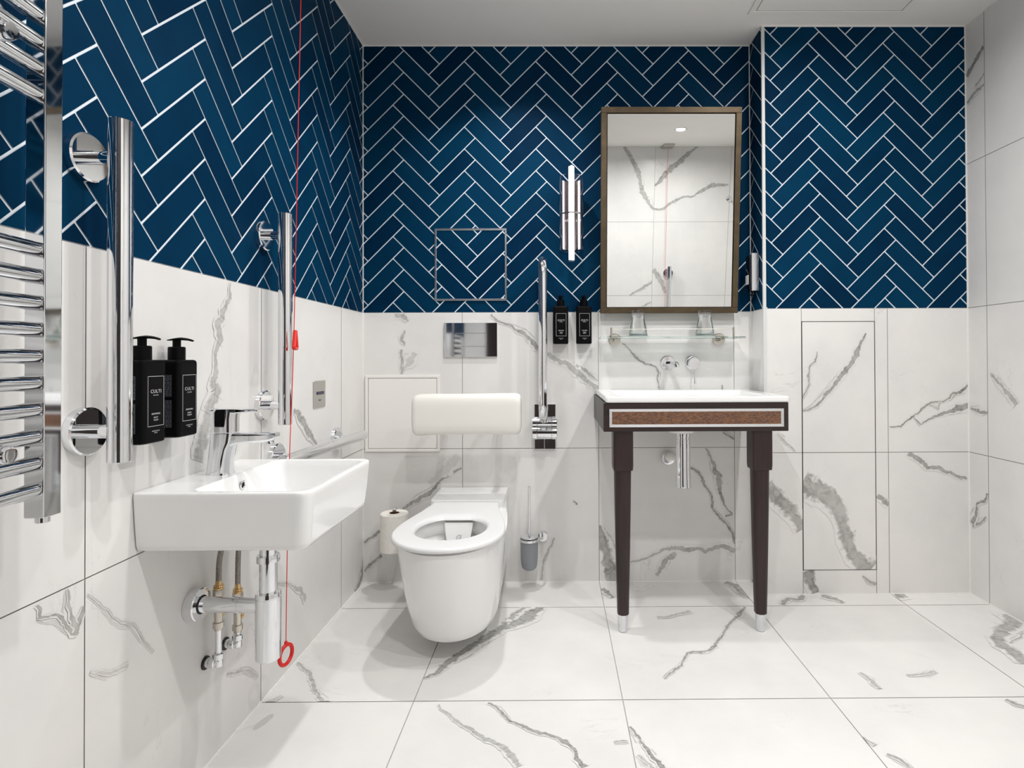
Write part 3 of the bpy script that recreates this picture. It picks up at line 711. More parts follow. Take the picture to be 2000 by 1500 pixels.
def build_basin():
    x0, x1, y0, y1, zt, zb = XL + .001, -.493, -1.340, -.955, .7155, .594
    t = thing('washbasin', 'small white rectangular ceramic washbasin on the left wall', 'washbasin', (-.67, -1.147, zb))
    b = BM(); rs = (.028, .006, .006, .028)
    rr = lambda i, z, k=1: rrect(x0, x1 - i, y0 + i, y1 - i, .02, z, rs=tuple(max(.003, q - i * .2) for q in rs))
    ix0, ix1, iy0, iy1 = -.742, -.509, -1.322, -.973
    ir = lambda i, z, r=.03: rrect(ix0 + i, ix1 - i, iy0 + i, iy1 - i, r, z)
    loft(b, [rr(.035, zb), rr(.02, zb), rr(.013, zb + .004), rr(.009, zb + .014), rr(.004, zb + .06), rr(.0, zt - .012), rr(.0, zt - .004), rr(.0015, zt - .001), rr(.004, zt),
             ir(-.003, zt, .03), ir(0, zt - .002, .03), ir(.006, zt - .02, .03), ir(.016, zt - .07, .035), ir(.035, zt - .098, .04), ir(.07, zt - .106, .04), ir(.105, zt - .109, .01)])
    obj('basin', b, 'ceramic', t, angle=50)
    b = BM(); tube(b, [(-.7305 + .0035 * math.cos(a) * 0 + .0015 * math.sin(a), -1.150 + .0085 * math.cos(a), .690 + .0085 * math.sin(a)) for a in [i * PI / 12 for i in range(24)]], .0018, 8, closed=True); obj('overflow_ring', b, 'chrome', t)
    b = BM(); cyl(b, (-.7335, -1.150, .690), (-.7315, -1.150, .690), .0075, 20); obj('overflow_hole', b, 'dark', t)
    b = BM(); cyl(b, (-.626, -1.147, .606), (-.626, -1.147, .611), .022, 28, .002); obj('waste_plug', b, 'chrome', t)
build_basin()

def build_basin_tap():
    t = thing('basin_tap', 'chrome single-lever tap standing on the small left washbasin', 'tap', (-.784, -1.147, .715))
    b = BM(); R = []
    for (z, xa, xb, hy) in ((.7150, -.8115, -.757, .0265), (.722, -.8105, -.758, .026), (.750, -.808, -.7575, .0245), (.775, -.806, -.752, .0235), (.790, -.805, -.747, .023), (.808, -.804, -.7445, .023), (.812, -.8035, -.7445, .0225)):
        R.append(rrect(xa, xb, -1.147 - hy, -1.147 + hy, .02, z))
    loft(b, R); obj('body', b, 'chrome', t)
    b = BM(); R = []
    for (x, za, zb_, hy) in ((-.765, .775, .811, .017), (-.745, .784, .811, .0165), (-.72, .7875, .811, .016), (-.69, .789, .811, .015), (-.668, .791, .811, .0145), (-.656, .795, .811, .014), (-.6515, .802, .8105, .0125)):
        R.append([(x, y, z) for y, z, _ in rrect(-1.147 - hy, -1.147 + hy, za, zb_, min(.006, (zb_ - za) * .4), 0)])
    loft(b, R); obj('spout', b, 'chrome', t)
    b = BM(); cyl(b, (-.672, -1.147, .792), (-.668, -1.147, .783), .0105, 20, .001); obj('aerator', b, 'chrome', t)
    b = BM()
    loft(b, [rrect(-.8035, -.7445, -1.1695, -1.1245, .02, z) for z in (.8135, .845)] + [rrect(-.803, -.742, -1.170, -1.124, .02, .860), rrect(-.801, -.744, -1.168, -1.126, .02, .8665)])
    obj('cartridge_housing', b, 'chrome', t)
    b = BM(); R = []
    for (x, za, zb_, hy) in ((-.802, .861, .868, .018), (-.78, .860, .8685, .0205), (-.745, .857, .8685, .0195), (-.72, .859, .867, .017), (-.70, .8605, .866, .015), (-.693, .861, .8645, .0125)):
        R.append([(x, y, z) for y, z, _ in rrect(-1.147 - hy, -1.147 + hy, za, zb_, min(.003, (zb_ - za) * .4), 0)])
    loft(b, R); obj('lever', b, 'chrome', t)
build_basin_tap()

def build_left_trap():
    x, y = -.6635, -1.165
    t = thing('bottle_trap', 'chrome bottle trap below the left washbasin with pipe into the wall', 'bottle trap', (x, y, .29))
    b = BM(); lathe(b, (x, y, .600), (x, y, .44), [(0, .018), (.068, .018), (.068, .0235), (.072, .0245), (.083, .0245), (.084, .019), (.155, .019)], 32); obj('tailpiece', b, 'chrome', t)
    b = BM(); lathe(b, (x, y, .4475), (x, y, .43), [(0, .021), (.0005, .0265), (.010, .0275), (.0105, .0265), (.0125, .0265), (.013, .0275), (.02, .0275)], 32); obj('collar_nut', b, 'chrome', t)
    b = BM(); lathe(b, (x, y, .4275), (x, y, .29), [(0, .0275), (.13, .0272), (.1335, .0255), (.1345, .022)], 36); obj('trap_cup', b, 'chrome', t)
    b = BM(); lathe(b, (x - .02, y + .001, .415), (XL + .02, y + .012, .413), [(0, .0175), (.045, .0175), (.0455, .0165), (.047, .0165), (.0475, .0175), (.17, .018)], 28); obj('waste_pipe', b, 'chrome', t)
    b = BM(); lathe(b, (XL + .0005, y + .012, .413), (XL + .04, y + .012, .413), [(0, .037), (.0205, .037), (.0225, .035), (.0228, .021), (.012, .0205)], 36); obj('wall_flange', b, 'chrome', t)
    b = BM(); tube(b, [(XL + .0225, y + .012 + .0195 * math.cos(a), .413 + .0195 * math.sin(a)) for a in [i * PI / 16 for i in range(32)]], .0022, 8, closed=True); obj('rubber_seal', b, 'rubber', t)
build_left_trap()

def build_supplies():
    for i, (y, zc, zv, ze, lab) in enumerate(((-1.103, .425, .350, .252, 'chrome and brass water feed under the left washbasin, the one nearer the camera'),
                                              (-1.022, .383, .305, .257, 'chrome and brass water feed under the left washbasin, the shorter one farther back'))):
        x = -.815
        t = thing('water_feed', lab, 'water pipe', (x, y, ze), 'water feeds under the left washbasin')
        b = BM(); tube(b, smooth_path([(-.775 + .012 * i, y - .035 + .025 * i, .600), (-.785, y - .03, .56), (-.806, y - .012, .50), (x, y, zc + .022)], 8), .0062, 12); obj('flexible_hose', b, 'hose', t)
        b = BM(); lathe(b, (x, y, zc + .026), (x, y, zc - .03), [(0, .0065), (.012, .0075), (.0125, .0105), (.0165, .0115), (.018, .0095), (.020, .0115), (.024, .010)], 18); obj('brass_olive', b, 'brass', t, 'brass ring')
        b = BM(); lathe(b, (x, y, zc + .003), (x, y, zc - .03), [(0, .0125), (.017, .0125), (.019, .0085), (.024, .008)], 6); obj('hex_nut', b, 'nickel', t)
        b = BM(); lathe(b, (x, y, zc - .018), (x, y, zv - .02), [(0, .0075), (.01, .0075), (.012, .0095), (zc - .018 - zv, .0095), (zc - .0175 - zv, .0125), (zc - .005 - zv, .0125), (zc - .003 - zv, .009), (zc + .002 - zv, .009)], 20); obj('isolation_valve', b, 'nickel', t)
        b = BM(); cyl(b, (x + .006, y + .002, zv + .02), (x + .0135, y + .004, zv + .02), .0055, 14, .001); obj('valve_screw', b, 'brass', t)
        b = BM(); cyl(b, (x, y, zv - .016), (x, y, ze + .012), .0075, 20); obj('riser', b, 'chrome', t)
        b = BM(); lathe(b, (x, y, ze + .024), (x, y, ze - .012), [(0, .009), (.002, .0125), (.014, .0125), (.016, .0095), (.022, .0105), (.032, .0105), (.036, .006)], 20)
        lathe(b, (x + .004, y, ze), (XL + .001, y - .002, ze), [(0, .009), (.006, .0105), (.010, .0105), (.012, .0135), (.022, .0135), (.024, .0115), (.0355, .0115)], 20)
        obj('elbow', b, 'chrome', t)
        b = BM(); cyl(b, (XL + .0004, y - .002, ze), (XL + .004, y - .002, ze), .0155, 22); obj('wall_grommet', b, 'rubber', t)
build_supplies()

# ------------------------------------------------------------------ grab rails
def grab_rail(label, p0, p1, N, off, f0, f1, group='straight chrome grab rails', r=.019, rf=.043):
    """p0/p1 ends of the bar on the wall surface, N = wall normal, f0/f1 flange positions (0..1)."""
    p0, p1, N = Vector(p0), Vector(p1), Vector(N); L = (p1 - p0).length
    t = thing('grab_rail', label, 'grab rail', tuple(p0 if p0.z <= p1.z else p1), group)
    b = BM(); lathe(b, p0 + N * off, p1 + N * off, [(0, r - .002), (.002, r), (L - .002, r), (L, r - .002)], 40); obj('bar', b, 'chrome', t)
    for f in (f0, f1):
        q = p0.lerp(p1, f)
        b = BM(); lathe(b, q + N * .0005, q + N * .1, [(0, rf), (.012, rf), (.0145, rf - .003), (.0147, .012)], 44); obj('flange', b, 'chrome', t)
        b = BM(); lathe(b, q + N * .014, q + N * (off - .004), [(0, .0125), (off - .018 - .0, .0125)], 24)
        obj('bracket_stem', b, 'chrome', t)
grab_rail('vertical chrome grab rail on the left wall, nearest the camera beside the towel rail', (XL, -1.456, .799), (XL, -1.456, 1.413), (1, 0, 0), .067, .09, .89)
grab_rail('vertical chrome grab rail on the left wall behind the small washbasin', (XL, -.844, .795), (XL, -.844, 1.405), (1, 0, 0), .067, .09, .895)
grab_rail('horizontal chrome grab rail on the left wall, low beside the toilet', (XL, -.86, .690), (XL, -.19, .676), (1, 0, 0), .067, .13, .82)
grab_rail('vertical chrome grab rail on the marble rear wall, seen in the mirror', (1.003, YB, .76), (1.003, YB, 1.36), (0, 1, 0), .067, .1, .9)

def build_fold_rail():
    t = thing('fold_up_rail', 'chrome drop-down support rail folded upright against the far wall right of the toilet', 'support rail', (-.048, 0, .585))
    x = -.051
    b = BM(); box(b, -.092, .002, -.012, -.0005, .585, .783, .002); obj('wall_plate', b, 'chrome', t)
    for s in ((-.099, -.078), (-.0155, .0075)):
        b = BM()
        lathe(b, (s[0], -.045, .664), (s[1], -.045, .664), [(0, .028), (.0015, .0295), (s[1] - s[0] - .0015, .0295), (s[1] - s[0], .028)], 36)
        lathe(b, (s[0], -.040, .704), (s[1], -.040, .704), [(0, .021), (.0015, .0225), (s[1] - s[0] - .0015, .0225), (s[1] - s[0], .021)], 30)
        obj('hinge_cheek', b, 'chrome', t)
    b = BM(); cyl(b, (-.0775, -.045, .664), (-.016, -.045, .664), .0285, 36, .001); cyl(b, (-.0775, -.040, .704), (-.016, -.040, .704), .0215, 30, .001); obj('hinge_barrel', b, 'chrome', t)
    b = BM(); box(b, -.050, -.0465, -.016, -.012, .587, .640); obj('plate_seam', b, 'alu', t)
    ya, yb, zt = -.045, -.175, 1.395; r = (ya - yb) / 2; pts = [(x, ya, .705), (x, ya, zt - r)]
    pts += [(x, (ya + yb) / 2 + r * math.cos(a), zt - r + r * math.sin(a)) for a in [PI * i / 16 for i in range(1, 16)]]
    pts += [(x, yb, zt - r), (x, yb, .80)] + [(x, yb + .06 * (1 - math.cos(a)), .80 - .06 * math.sin(a)) for a in [PI / 2 * i / 6 for i in range(1, 7)]] + [(x, -.06, .735)]
    b = BM(); tube(b, pts, .0172, 28); obj('looped_bar', b, 'chrome', t)
build_fold_rail()

# ------------------------------------------------------------------ towel radiator
def build_radiator():
    t = thing('towel_radiator', 'chrome ladder towel radiator on the left wall at the frame edge', 'towel radiator', (-.7525, -1.885, .745))
    for y in (-1.650, -2.13):
        b = BM(); box(b, -.767, -.738, y, y + .030, .753, 1.70, .0022, 2); obj('upright', b, 'chrome', t)
        b = BM(); cyl(b, (-.7525, y + .015, .744), (-.7525, y + .015, .754), .009, 18, .001); obj('end_plug', b, 'chrome', t)
    zs = [.794 + .03867 * i for i in range(10)] + [1.368 + .0385 * i for i in range(6)]
    for z in zs:
        b = BM(); pts = [(-.7515 + .014 * math.sin(PI * i / 16), -1.6495 - .4505 * i / 16, z) for i in range(17)]
        r = [.0112] * 17
        tube(b, pts, r, 24); obj('bar', b, 'chrome', t)
    for z in (.856, 1.421):
        for y in (-1.715, -2.06):
            b = BM(); lathe(b, (-.722, y, z), (-.76, y, z), [(0, .006), (.0005, .0105), (.006, .0125), (.014, .0125), (.016, .0085), (.030, .0085)], 28)
            obj('bracket_cap', b, 'chrome', t)
            b = BM(); lathe(b, (-.748, y, z), (XL + .001, y, z), [(0, .0085), (.0800, .0085), (.081, .016), (.0975, .016)], 20); obj('bracket_stem', b, 'chrome', t)
build_radiator()

# ------------------------------------------------------------------ soap dispensers
def build_dispensers():
    """built facing -y at the origin of its wall: wall surface at y=0, bottle bottom at z=0."""
    specs = [((XL, -1.358, .819), PI / 2, 'black square pump bottle on the left wall, nearest the grab rail', 'ARAMARA', 'BODY WASH', 'dispensers on the left wall', True),
             ((XL, -1.2575, .819), PI / 2, 'black square pump bottle on the left wall, nearer the basin tap', 'ARAMARA', 'HAND CREAM', 'dispensers on the left wall', True),
             ((.0245, 0, 1.047), 0, 'black square pump bottle on the far wall, beside the folded support rail', 'ARAMARA', 'HAND WASH', 'dispensers on the far wall', False),
             ((.1255, 0, 1.047), 0, 'black square pump bottle on the far wall, beside the mirror frame', 'ARAMARA', 'HAND CREAM', 'dispensers on the far wall', False)]
    for loc, rz, lab, l1, l2, grp, near in specs:
        t = thing('soap_dispenser', lab, 'soap dispenser', loc, grp, rz)
        w, d = .033, .060
        b = BM(); rs = (.003, .003, .009, .009)
        R = [rrect(-w + i, w - i, -d + i, -.004, .006, z, rs=rs) for z, i in ((0, .003), (.002, .0005), (.006, 0), (.156, 0), (.1605, .001), (.163, .004))]
        loft(b, R); obj('bottle', b, 'black', t, loc=(0, 0, 0), angle=40)
        b = BM(); box(b, -.018, .018, -.006, -.0005, .02, .15, .001, 1); obj('wall_bracket', b, 'black', t, loc=(0, 0, 0))
        yc = -.034
        b = BM(); lathe(b, (0, yc, .160), (0, yc, .3), [(0, .0172), (.003, .0172), (.0035, .0162), (.029, .0162), (.031, .0145), (.031, .0078), (.046, .0078)], 32); obj('collar', b, 'black', t, loc=(0, 0, 0))
        b = BM(); R = []
        for (y, z, hx, hz) in ((yc + .0165, .2052, .0085, .0013), (yc + .008, .2062, .0115, .0022), (yc, .2072, .0125, .0028), (yc - .010, .2080, .0115, .0032), (yc - .020, .2072, .009, .0028), (yc - .028, .2056, .007, .0023), (yc - .0335, .2038, .0055, .0021)):
            R.append([(hx * math.cos(a), y, z + hz * math.sin(a)) for a in [2 * PI * i / 16 for i in range(16)]])
        loft(b, R); lathe(b, (0, yc, .1915), (0, yc, .3), [(0, .0068), (.0145, .0080)], 20)
        obj('pump_head', b, 'black', t, loc=(0, 0, 0), angle=60)
        b = BM(); ex, ey = (1, 0, 0), (0, 0, 1); yy = -d - .0003; cz = .082; cxx = .002
        rect_line(b, (cxx, yy, cz), ex, ey, .044, .098, .0007)
        text_bm(b, 'CULTI', .0098, (cxx, yy, .098), ex, ey, spacing=1.15)
        text_bm(b, 'MILANO', .0034, (cxx, yy, .0925), ex, ey, spacing=1.2)
        text_bm(b, l1, .0052, (cxx, yy, .0555), ex, ey); text_bm(b, l2.split()[0], .0044, (cxx, yy, .0485), ex, ey); text_bm(b, l2.split()[1], .0044, (cxx, yy, .0435), ex, ey)
        text_bm(b, 'MADE IN ITALY', .0030, (cxx, yy, .0225), ex, ey); text_bm(b, '300 ML', .0030, (cxx, yy, .0190), ex, ey)
        obj('label', b, 'ink', t, 'white label print', loc=(0, 0, 0), smooth=False)
        b = BM(); rnd = random.Random(4)                     # tiny illegible directions on the side: rows of short dashes
        for k in range(46):
            z = .022 + k * .0024
            if 24 <= k <= 26: continue
            y = -.046
            while y < -.016:
                L = rnd.uniform(.002, .006); 
                for sx in (-w - .0003,):
                    b.faces.new([b.verts.new(p) for p in ((sx, y, z), (sx, min(y + L, -.014), z), (sx, min(y + L, -.014), z + .0011), (sx, y, z + .0011))])
                y += L + .0012
        obj('side_print', b, 'greyink', t, 'grey small print on the side', loc=(0, 0, 0), smooth=False)
build_dispensers()

# ------------------------------------------------------------------ small things on the walls
def build_wall_things():
    # switch plate
    t = thing('switch_plate', 'square stainless steel switch plate on the marble left wall', 'switch', (XL, -.457, .812))
    b = BM(); box(b, XL + .0004, XL + .004, -.507, -.409, .811, .906, .0012, 1); obj('plate', b, 'steel', t)
    b = BM(); box(b, XL + .0035, XL + .0062, -.483, -.426, .857, .868, .0008, 1); obj('slot', b, plain('dark_blue_slot', srgb(28, 28, 66), .3), t, 'dark blue slot')
    b = BM(); text_bm(b, 'RESET', .0085, (XL + .0043, -.457, .834), (0, 1, 0), (0, 0, 1)); obj('lettering', b, 'dark', t, smooth=False)
    # white access panel
    x0, x1, z0, z1 = -.835, -.507, .577, .913
    t = thing('service_hatch', 'white painted square access panel on the far wall behind the backrest', 'access panel', ((x0+x1)/2, 0, z0))
    b = BM(); f = .013
    for a in ((x0, x1, z1-f, z1), (x0, x1, z0, z0+f), (x0, x0+f, z0+f, z1-f), (x1-f, x1, z0+f, z1-f)): box(b, a[0], a[1], -.007, -.0003, a[2], a[3], .001, 1)
    obj('frame', b, 'white', t)
    b = BM(); box(b, x0+f+.0018, x1-f-.0018, -.0062, -.0008, z0+f+.0018, z1-f-.0018, .0008, 1); obj('panel_door', b, 'white', t)
    b = BM(); box(b, x0+f, x1-f, -.0012, -.0002, z0+f, z1-f); obj('gap', b, 'dark', t, smooth=False)
    # tiled access panel with a steel frame
    x0, x1, z0, z1 = -.530, -.212, 1.240, 1.559; f = .0085
    t = thing('tiled_panel', 'square blue-tiled access panel in a thin steel frame above the flush plate', 'access panel', ((x0+x1)/2, 0, z0))
    b = BM()
    for a in ((x0, x1, z1-f, z1), (x0, x1, z0, z0+f), (x0, x0+f, z0+f, z1-f), (x1-f, x1, z0+f, z1-f)): box(b, a[0], a[1], -.006, -.0003, a[2], a[3], .0008, 1)
    obj('frame', b, 'alu', t)
    d = Wall((0, -.0035, 0), (1, 0, 0), (0, 0, 1), (0, -1, 0)); d.slab(x0+f, x1-f, z0+f, z1-f, .003, 1, -.001)
    d.herring(x0+f, x1-f, z0+f, z1-f, -.546, 1.5455, seed=77, mat=0)
    me = mesh_from_bm('tiled_door', d.bm, [M['blue'], M['grout']], None); me.transform(Matrix.Translation(-t.location))
    o = bpy.data.objects.new('tiled_door', me); COL.objects.link(o); o.parent = t
    # flush plate
    x0, x1, z0, z1 = -.488, -.254, .992, 1.142
    t = thing('flush_plate', 'polished chrome dual flush plate on the far wall above the backrest', 'flush plate', ((x0+x1)/2, 0, z0))
    b = BM(); box(b, x0, x1, -.010, -.0004, z0, z1, .0015, 2); obj('plate', b, 'chrome', t)
    b = BM(); box(b, x0+.052, x1-.047, -.0125, -.0098, z0+.046, z1-.047, .001, 1); obj('push_button', b, 'chrome', t)
    b = BM()
    for z in (z0+.0445, z1-.0455): box(b, x0+.050, x1-.045, -.0122, -.0102, z-.0007, z+.0007)
    obj('button_edge', b, 'alu', t, smooth=False)
    # phone / hair tool on the pier side
    t = thing('wall_handset', 'slim black handset with white label, hung on the side of the tiled pier', 'handset', (XS, -.075, 1.262))
    b = BM(); box(b, XS - .018, XS - .0005, -.098, -.042, 1.266, 1.428, .004, 2); obj('cradle', b, 'blackgloss', t)
    b = BM(); box(b, XS - .040, XS - .018, -.094, -.046, 1.274, 1.424, .007, 3); obj('receiver', b, 'blackgloss', t)
    b = BM(); box(b, XS - .034, XS - .001, -.1055, -.0982, 1.268, 1.430, .002, 1); obj('side_trim', b, 'alu', t, 'silver edge strip')
    b = BM(); box(b, XS - .0415, XS - .0398, -.086, -.052, 1.298, 1.338, .0004, 1); obj('label', b, 'ink', t, 'white label')
    b = BM(); tube(b, smooth_path([(XS - .03, -.060, 1.276), (XS - .028, -.066, 1.258), (XS - .02, -.078, 1.250), (XS - .012, -.088, 1.262), (XS - .008, -.09, 1.27)], 6), .0022, 8); obj('cord_loop', b, 'black', t)
    # robe hook on the rear wall
    t = thing('robe_hook', 'small chrome robe hook on the marble rear wall, at the mirror edge', 'hook', (1.515, YB, 1.90))
    b = BM(); lathe(b, (1.515, YB + .0005, 1.935), (1.515, YB + .05, 1.935), [(0, .024), (.006, .024), (.008, .021), (.0082, .007), (.035, .007), (.036, .011), (.042, .011), (.043, .008)], 28); obj('hook', b, 'chrome', t)
build_wall_things()

# ------------------------------------------------------------------ pull cords
def build_cords():
    def handle(t, c, r, rr, axis, name='ring_handle', taper=1.0):
        b = BM(); u, v = Vector(axis), Vector((0, 0, 1)); c = Vector(c)
        tube(b, [c + u * (r * math.cos(a)) + v * (r * taper * math.sin(a)) for a in [2 * PI * i / 32 for i in range(32)]], rr, 12, closed=True)
        cyl(b, c + v * (r * taper - .002), c + v * (r * taper + .011), .0045, 12, .001)
        obj(name, b, 'red', t)
    y = -.900
    x = lambda z: -.751 + (z - .2) * .0200 + (.005 if z > .9 else 0)
    t = thing('pull_cord', 'red emergency pull cord hanging down the left wall behind the basin', 'pull cord', (-.75, y, .13), 'red emergency pull cords')
    b = BM(); lathe(b, (x(H), y, H), (x(H), y, H - .05), [(0, .042), (.012, .042), (.018, .034), (.030, .012), (.034, .004)], 32); obj('ceiling_switch', b, 'white', t)
    b = BM(); tube(b, smooth_path([(x(H), y, H - .03), (x(1.8), y, 1.8), (x(1.05), y, 1.05), (x(.72), y, .72), (x(.45) - .001, y, .45), (-.7505, y, .195)], 5), .0012, 8); obj('cord', b, 'red', t)
    ax = Vector((.198, .98, 0)).normalized()
    handle(t, (-.7505, y, .1625), .0262, .0052, ax, taper=1.0)
    # upper triangular handle, side-on
    b = BM(); c = Vector((x(1.04) + .004, y, 1.035)); a0 = Vector((-.30, .954, 0)).normalized()
    pts = [c + Vector((0, 0, .030)), c + a0 * .028 - Vector((0, 0, .022)), c - a0 * .028 - Vector((0, 0, .022))]
    P = []
    for i in range(3):
        for j in range(6): P.append(pts[i].lerp(pts[(i + 1) % 3], j / 6 + .08))
    tube(b, P, .0055, 10, closed=True); obj('triangle_handle', b, 'red', t)
    xx, yy = .962, YB + .065
    t = thing('pull_cord', 'red emergency pull cord against the marble rear wall, seen in the mirror', 'pull cord', (xx, yy, .1), 'red emergency pull cords')
    b = BM(); box(b, xx - .045, xx + .045, yy - .06, yy + .06, H - .018, H - .0005, .002, 1); obj('ceiling_switch', b, 'steel', t)
    b = BM(); tube(b, [(xx, yy, H - .018), (xx + .004, yy, 1.4), (xx + .012, yy, .14)], .0013, 8); obj('cord', b, 'red', t)
    handle(t, (xx + .012, yy, .112), .0245, .006, (1, 0, 0))
build_cords()

# ------------------------------------------------------------------ toilet accessories
def build_roll():
    x, y = -.676, -.115
    t = thing('roll_holder', 'chrome upright spare roll holder on the far wall left of the toilet', 'toilet roll holder', (x, y, .17))
    b = BM(); lathe(b, (x, y, .180), (x, y, .4), [(0, .004), (.165, .005), (.168, .009), (.174, .011), (.180, .009), (.183, .003)], 20); obj('post', b, 'chrome', t)
    b = BM(); cyl(b, (x, y, .176), (x, y, .182), .03, 28, .001); obj('base_disc', b, 'chrome', t)
    b = BM(); tube(b, smooth_path([(x, y, .178), (x, y + .05, .176), (x, -.012, .178)], 6), .005, 12); lathe(b, (x, -.0005, .178), (x, -.05, .178), [(0, .022), (.008, .022), (.010, .019), (.0105, .006)], 28); obj('wall_arm', b, 'chrome', t)
    r = .057; t = thing('toilet_roll', 'full white toilet roll standing on the upright holder left of the toilet', 'toilet roll', (x, y, .184))
    b = BM(); lathe(b, (x, y, .184), (x, y, .4), [(0, .021), (0, r - .003), (.003, r), (.153, r), (.156, r - .003), (.156, .021), (0, .021)], 48, cap=False); obj('paper', b, 'paper', t)
    b = BM(); lathe(b, (x, y, .1845), (x, y, .4), [(0, .019), (0, .0208), (.1545, .0208), (.1545, .019), (0, .019)], 32, cap=False); obj('cardboard_core', b, 'card', t)
build_roll()

def build_brush():
    x, y = -.1125, -.088
    t = thing('toilet_brush', 'chrome-handled toilet brush in a frosted cup on the far wall', 'toilet brush', (x, y, .09))
    b = BM(); lathe(b, (x, y, .225), (x, y, .5), [(0, .0055), (.214, .0055), (.217, .004)], 20); obj('handle', b, 'chrome', t)
    b = BM(); lathe(b, (x, y, .2245), (x, y, .3), [(0, .036), (.0015, .037), (.006, .037), (.0075, .030), (.010, .009), (.018, .0075)], 36); obj('lid', b, 'chrome', t)
    b = BM(); lathe(b, (x, y, .212), (x, y, .3), [(0, .0385), (.0, .0425), (.010, .0425), (.010, .0385), (0, .0385)], 40, cap=False)
    obj('holder_ring', b, 'chrome', t)
    b = BM(); lathe(b, (x, y, .088), (x, y, .3), [(0, .012), (.003, .022), (.010, .0295), (.022, .0335), (.05, .0365), (.13, .0375), (.13, .0345), (.05, .0335), (.022, .0305), (.010, .0255), (.006, .012)], 40); obj('cup', b, 'frost', t, 'frosted grey glass cup')
    b = BM(); lathe(b, (x, y, .105), (x, y, .3), [(0, .012), (.008, .022), (.075, .023), (.085, .012), (.12, .006)], 24); obj('brush_head', b, plain('grey_bristle', srgb(60, 62, 66), .8), t, 'dark bristle head')
    b = BM(); tube(b, smooth_path([(x + .038, y, .217), (-.066, -.075, .215), (-.058, -.045, .208), (-.057, -.012, .204)], 6), .0055, 14); obj('arm', b, 'chrome', t)
    b = BM(); lathe(b, (-.057, -.0005, .203), (-.057, -.05, .203), [(0, .0235), (.010, .0235), (.013, .020), (.0135, .006)], 32); obj('wall_disc', b, 'chrome', t)
build_brush()

# ------------------------------------------------------------------ wall light
def build_sconce():
    x, y, zm = .0715, -.088, 1.600
    t = thing('wall_light', 'vertical glowing tube wall light in a glass cylinder, left of the mirror', 'wall light', (x, y, 1.396))
    b = BM(); cyl(b, (x, y - .012, 1.398), (x, y - .012, 1.800), .0118, 28, .001); o = obj('light_tube', b, 'led', t, 'glowing white tube')
    for s in (1.3975, 1.7985):
        b = BM(); cyl(b, (x, y - .012, s - .0012), (x, y - .012, s + .0025), .0122, 24); obj('tube_cap', b, 'alu', t)
    b = BM(); lathe(b, (x, y, 1.444), (x, y, 2), [(0, .0475), (0, .0505), (.312, .0505), (.312, .0475), (0, .0475)], 48, cap=False); obj('glass_shade', b, 'smoke', t)
    # reeded reflector behind the tube
    b = BM(); R0, R1 = [], []
    for i in range(49):
        a = PI * (.02 + .96 * i / 48); r = .040 + .0016 * math.cos(i * PI / 2)
        R0.append(b.verts.new((x + r * math.cos(a), y + r * math.sin(a) * .85, 1.452))); R1.append(b.verts.new((x + r * math.cos(a), y + r * math.sin(a) * .85, 1.748)))
    for i in range(48): b.faces.new((R0[i], R0[i + 1], R1[i + 1], R1[i]))
    obj('reflector', b, plain('smoked_chrome', (.30, .28, .30, 1), .12, 1.), t)
    b = BM(); lathe(b, (x, y, zm - .008), (x, y, 2), [(0, .043), (0, .0468), (.006, .0468), (.006, .043), (0, .043)], 40, cap=False); obj('collar', b, 'chrome', t)
    b = BM(); cyl(b, (x, -.0005, zm), (x, -.012, zm), .045, 36, .001); cyl(b, (x, -.012, zm), (x, y + .034, zm), .012, 20); obj('wall_mount', b, 'chrome', t)
build_sconce()

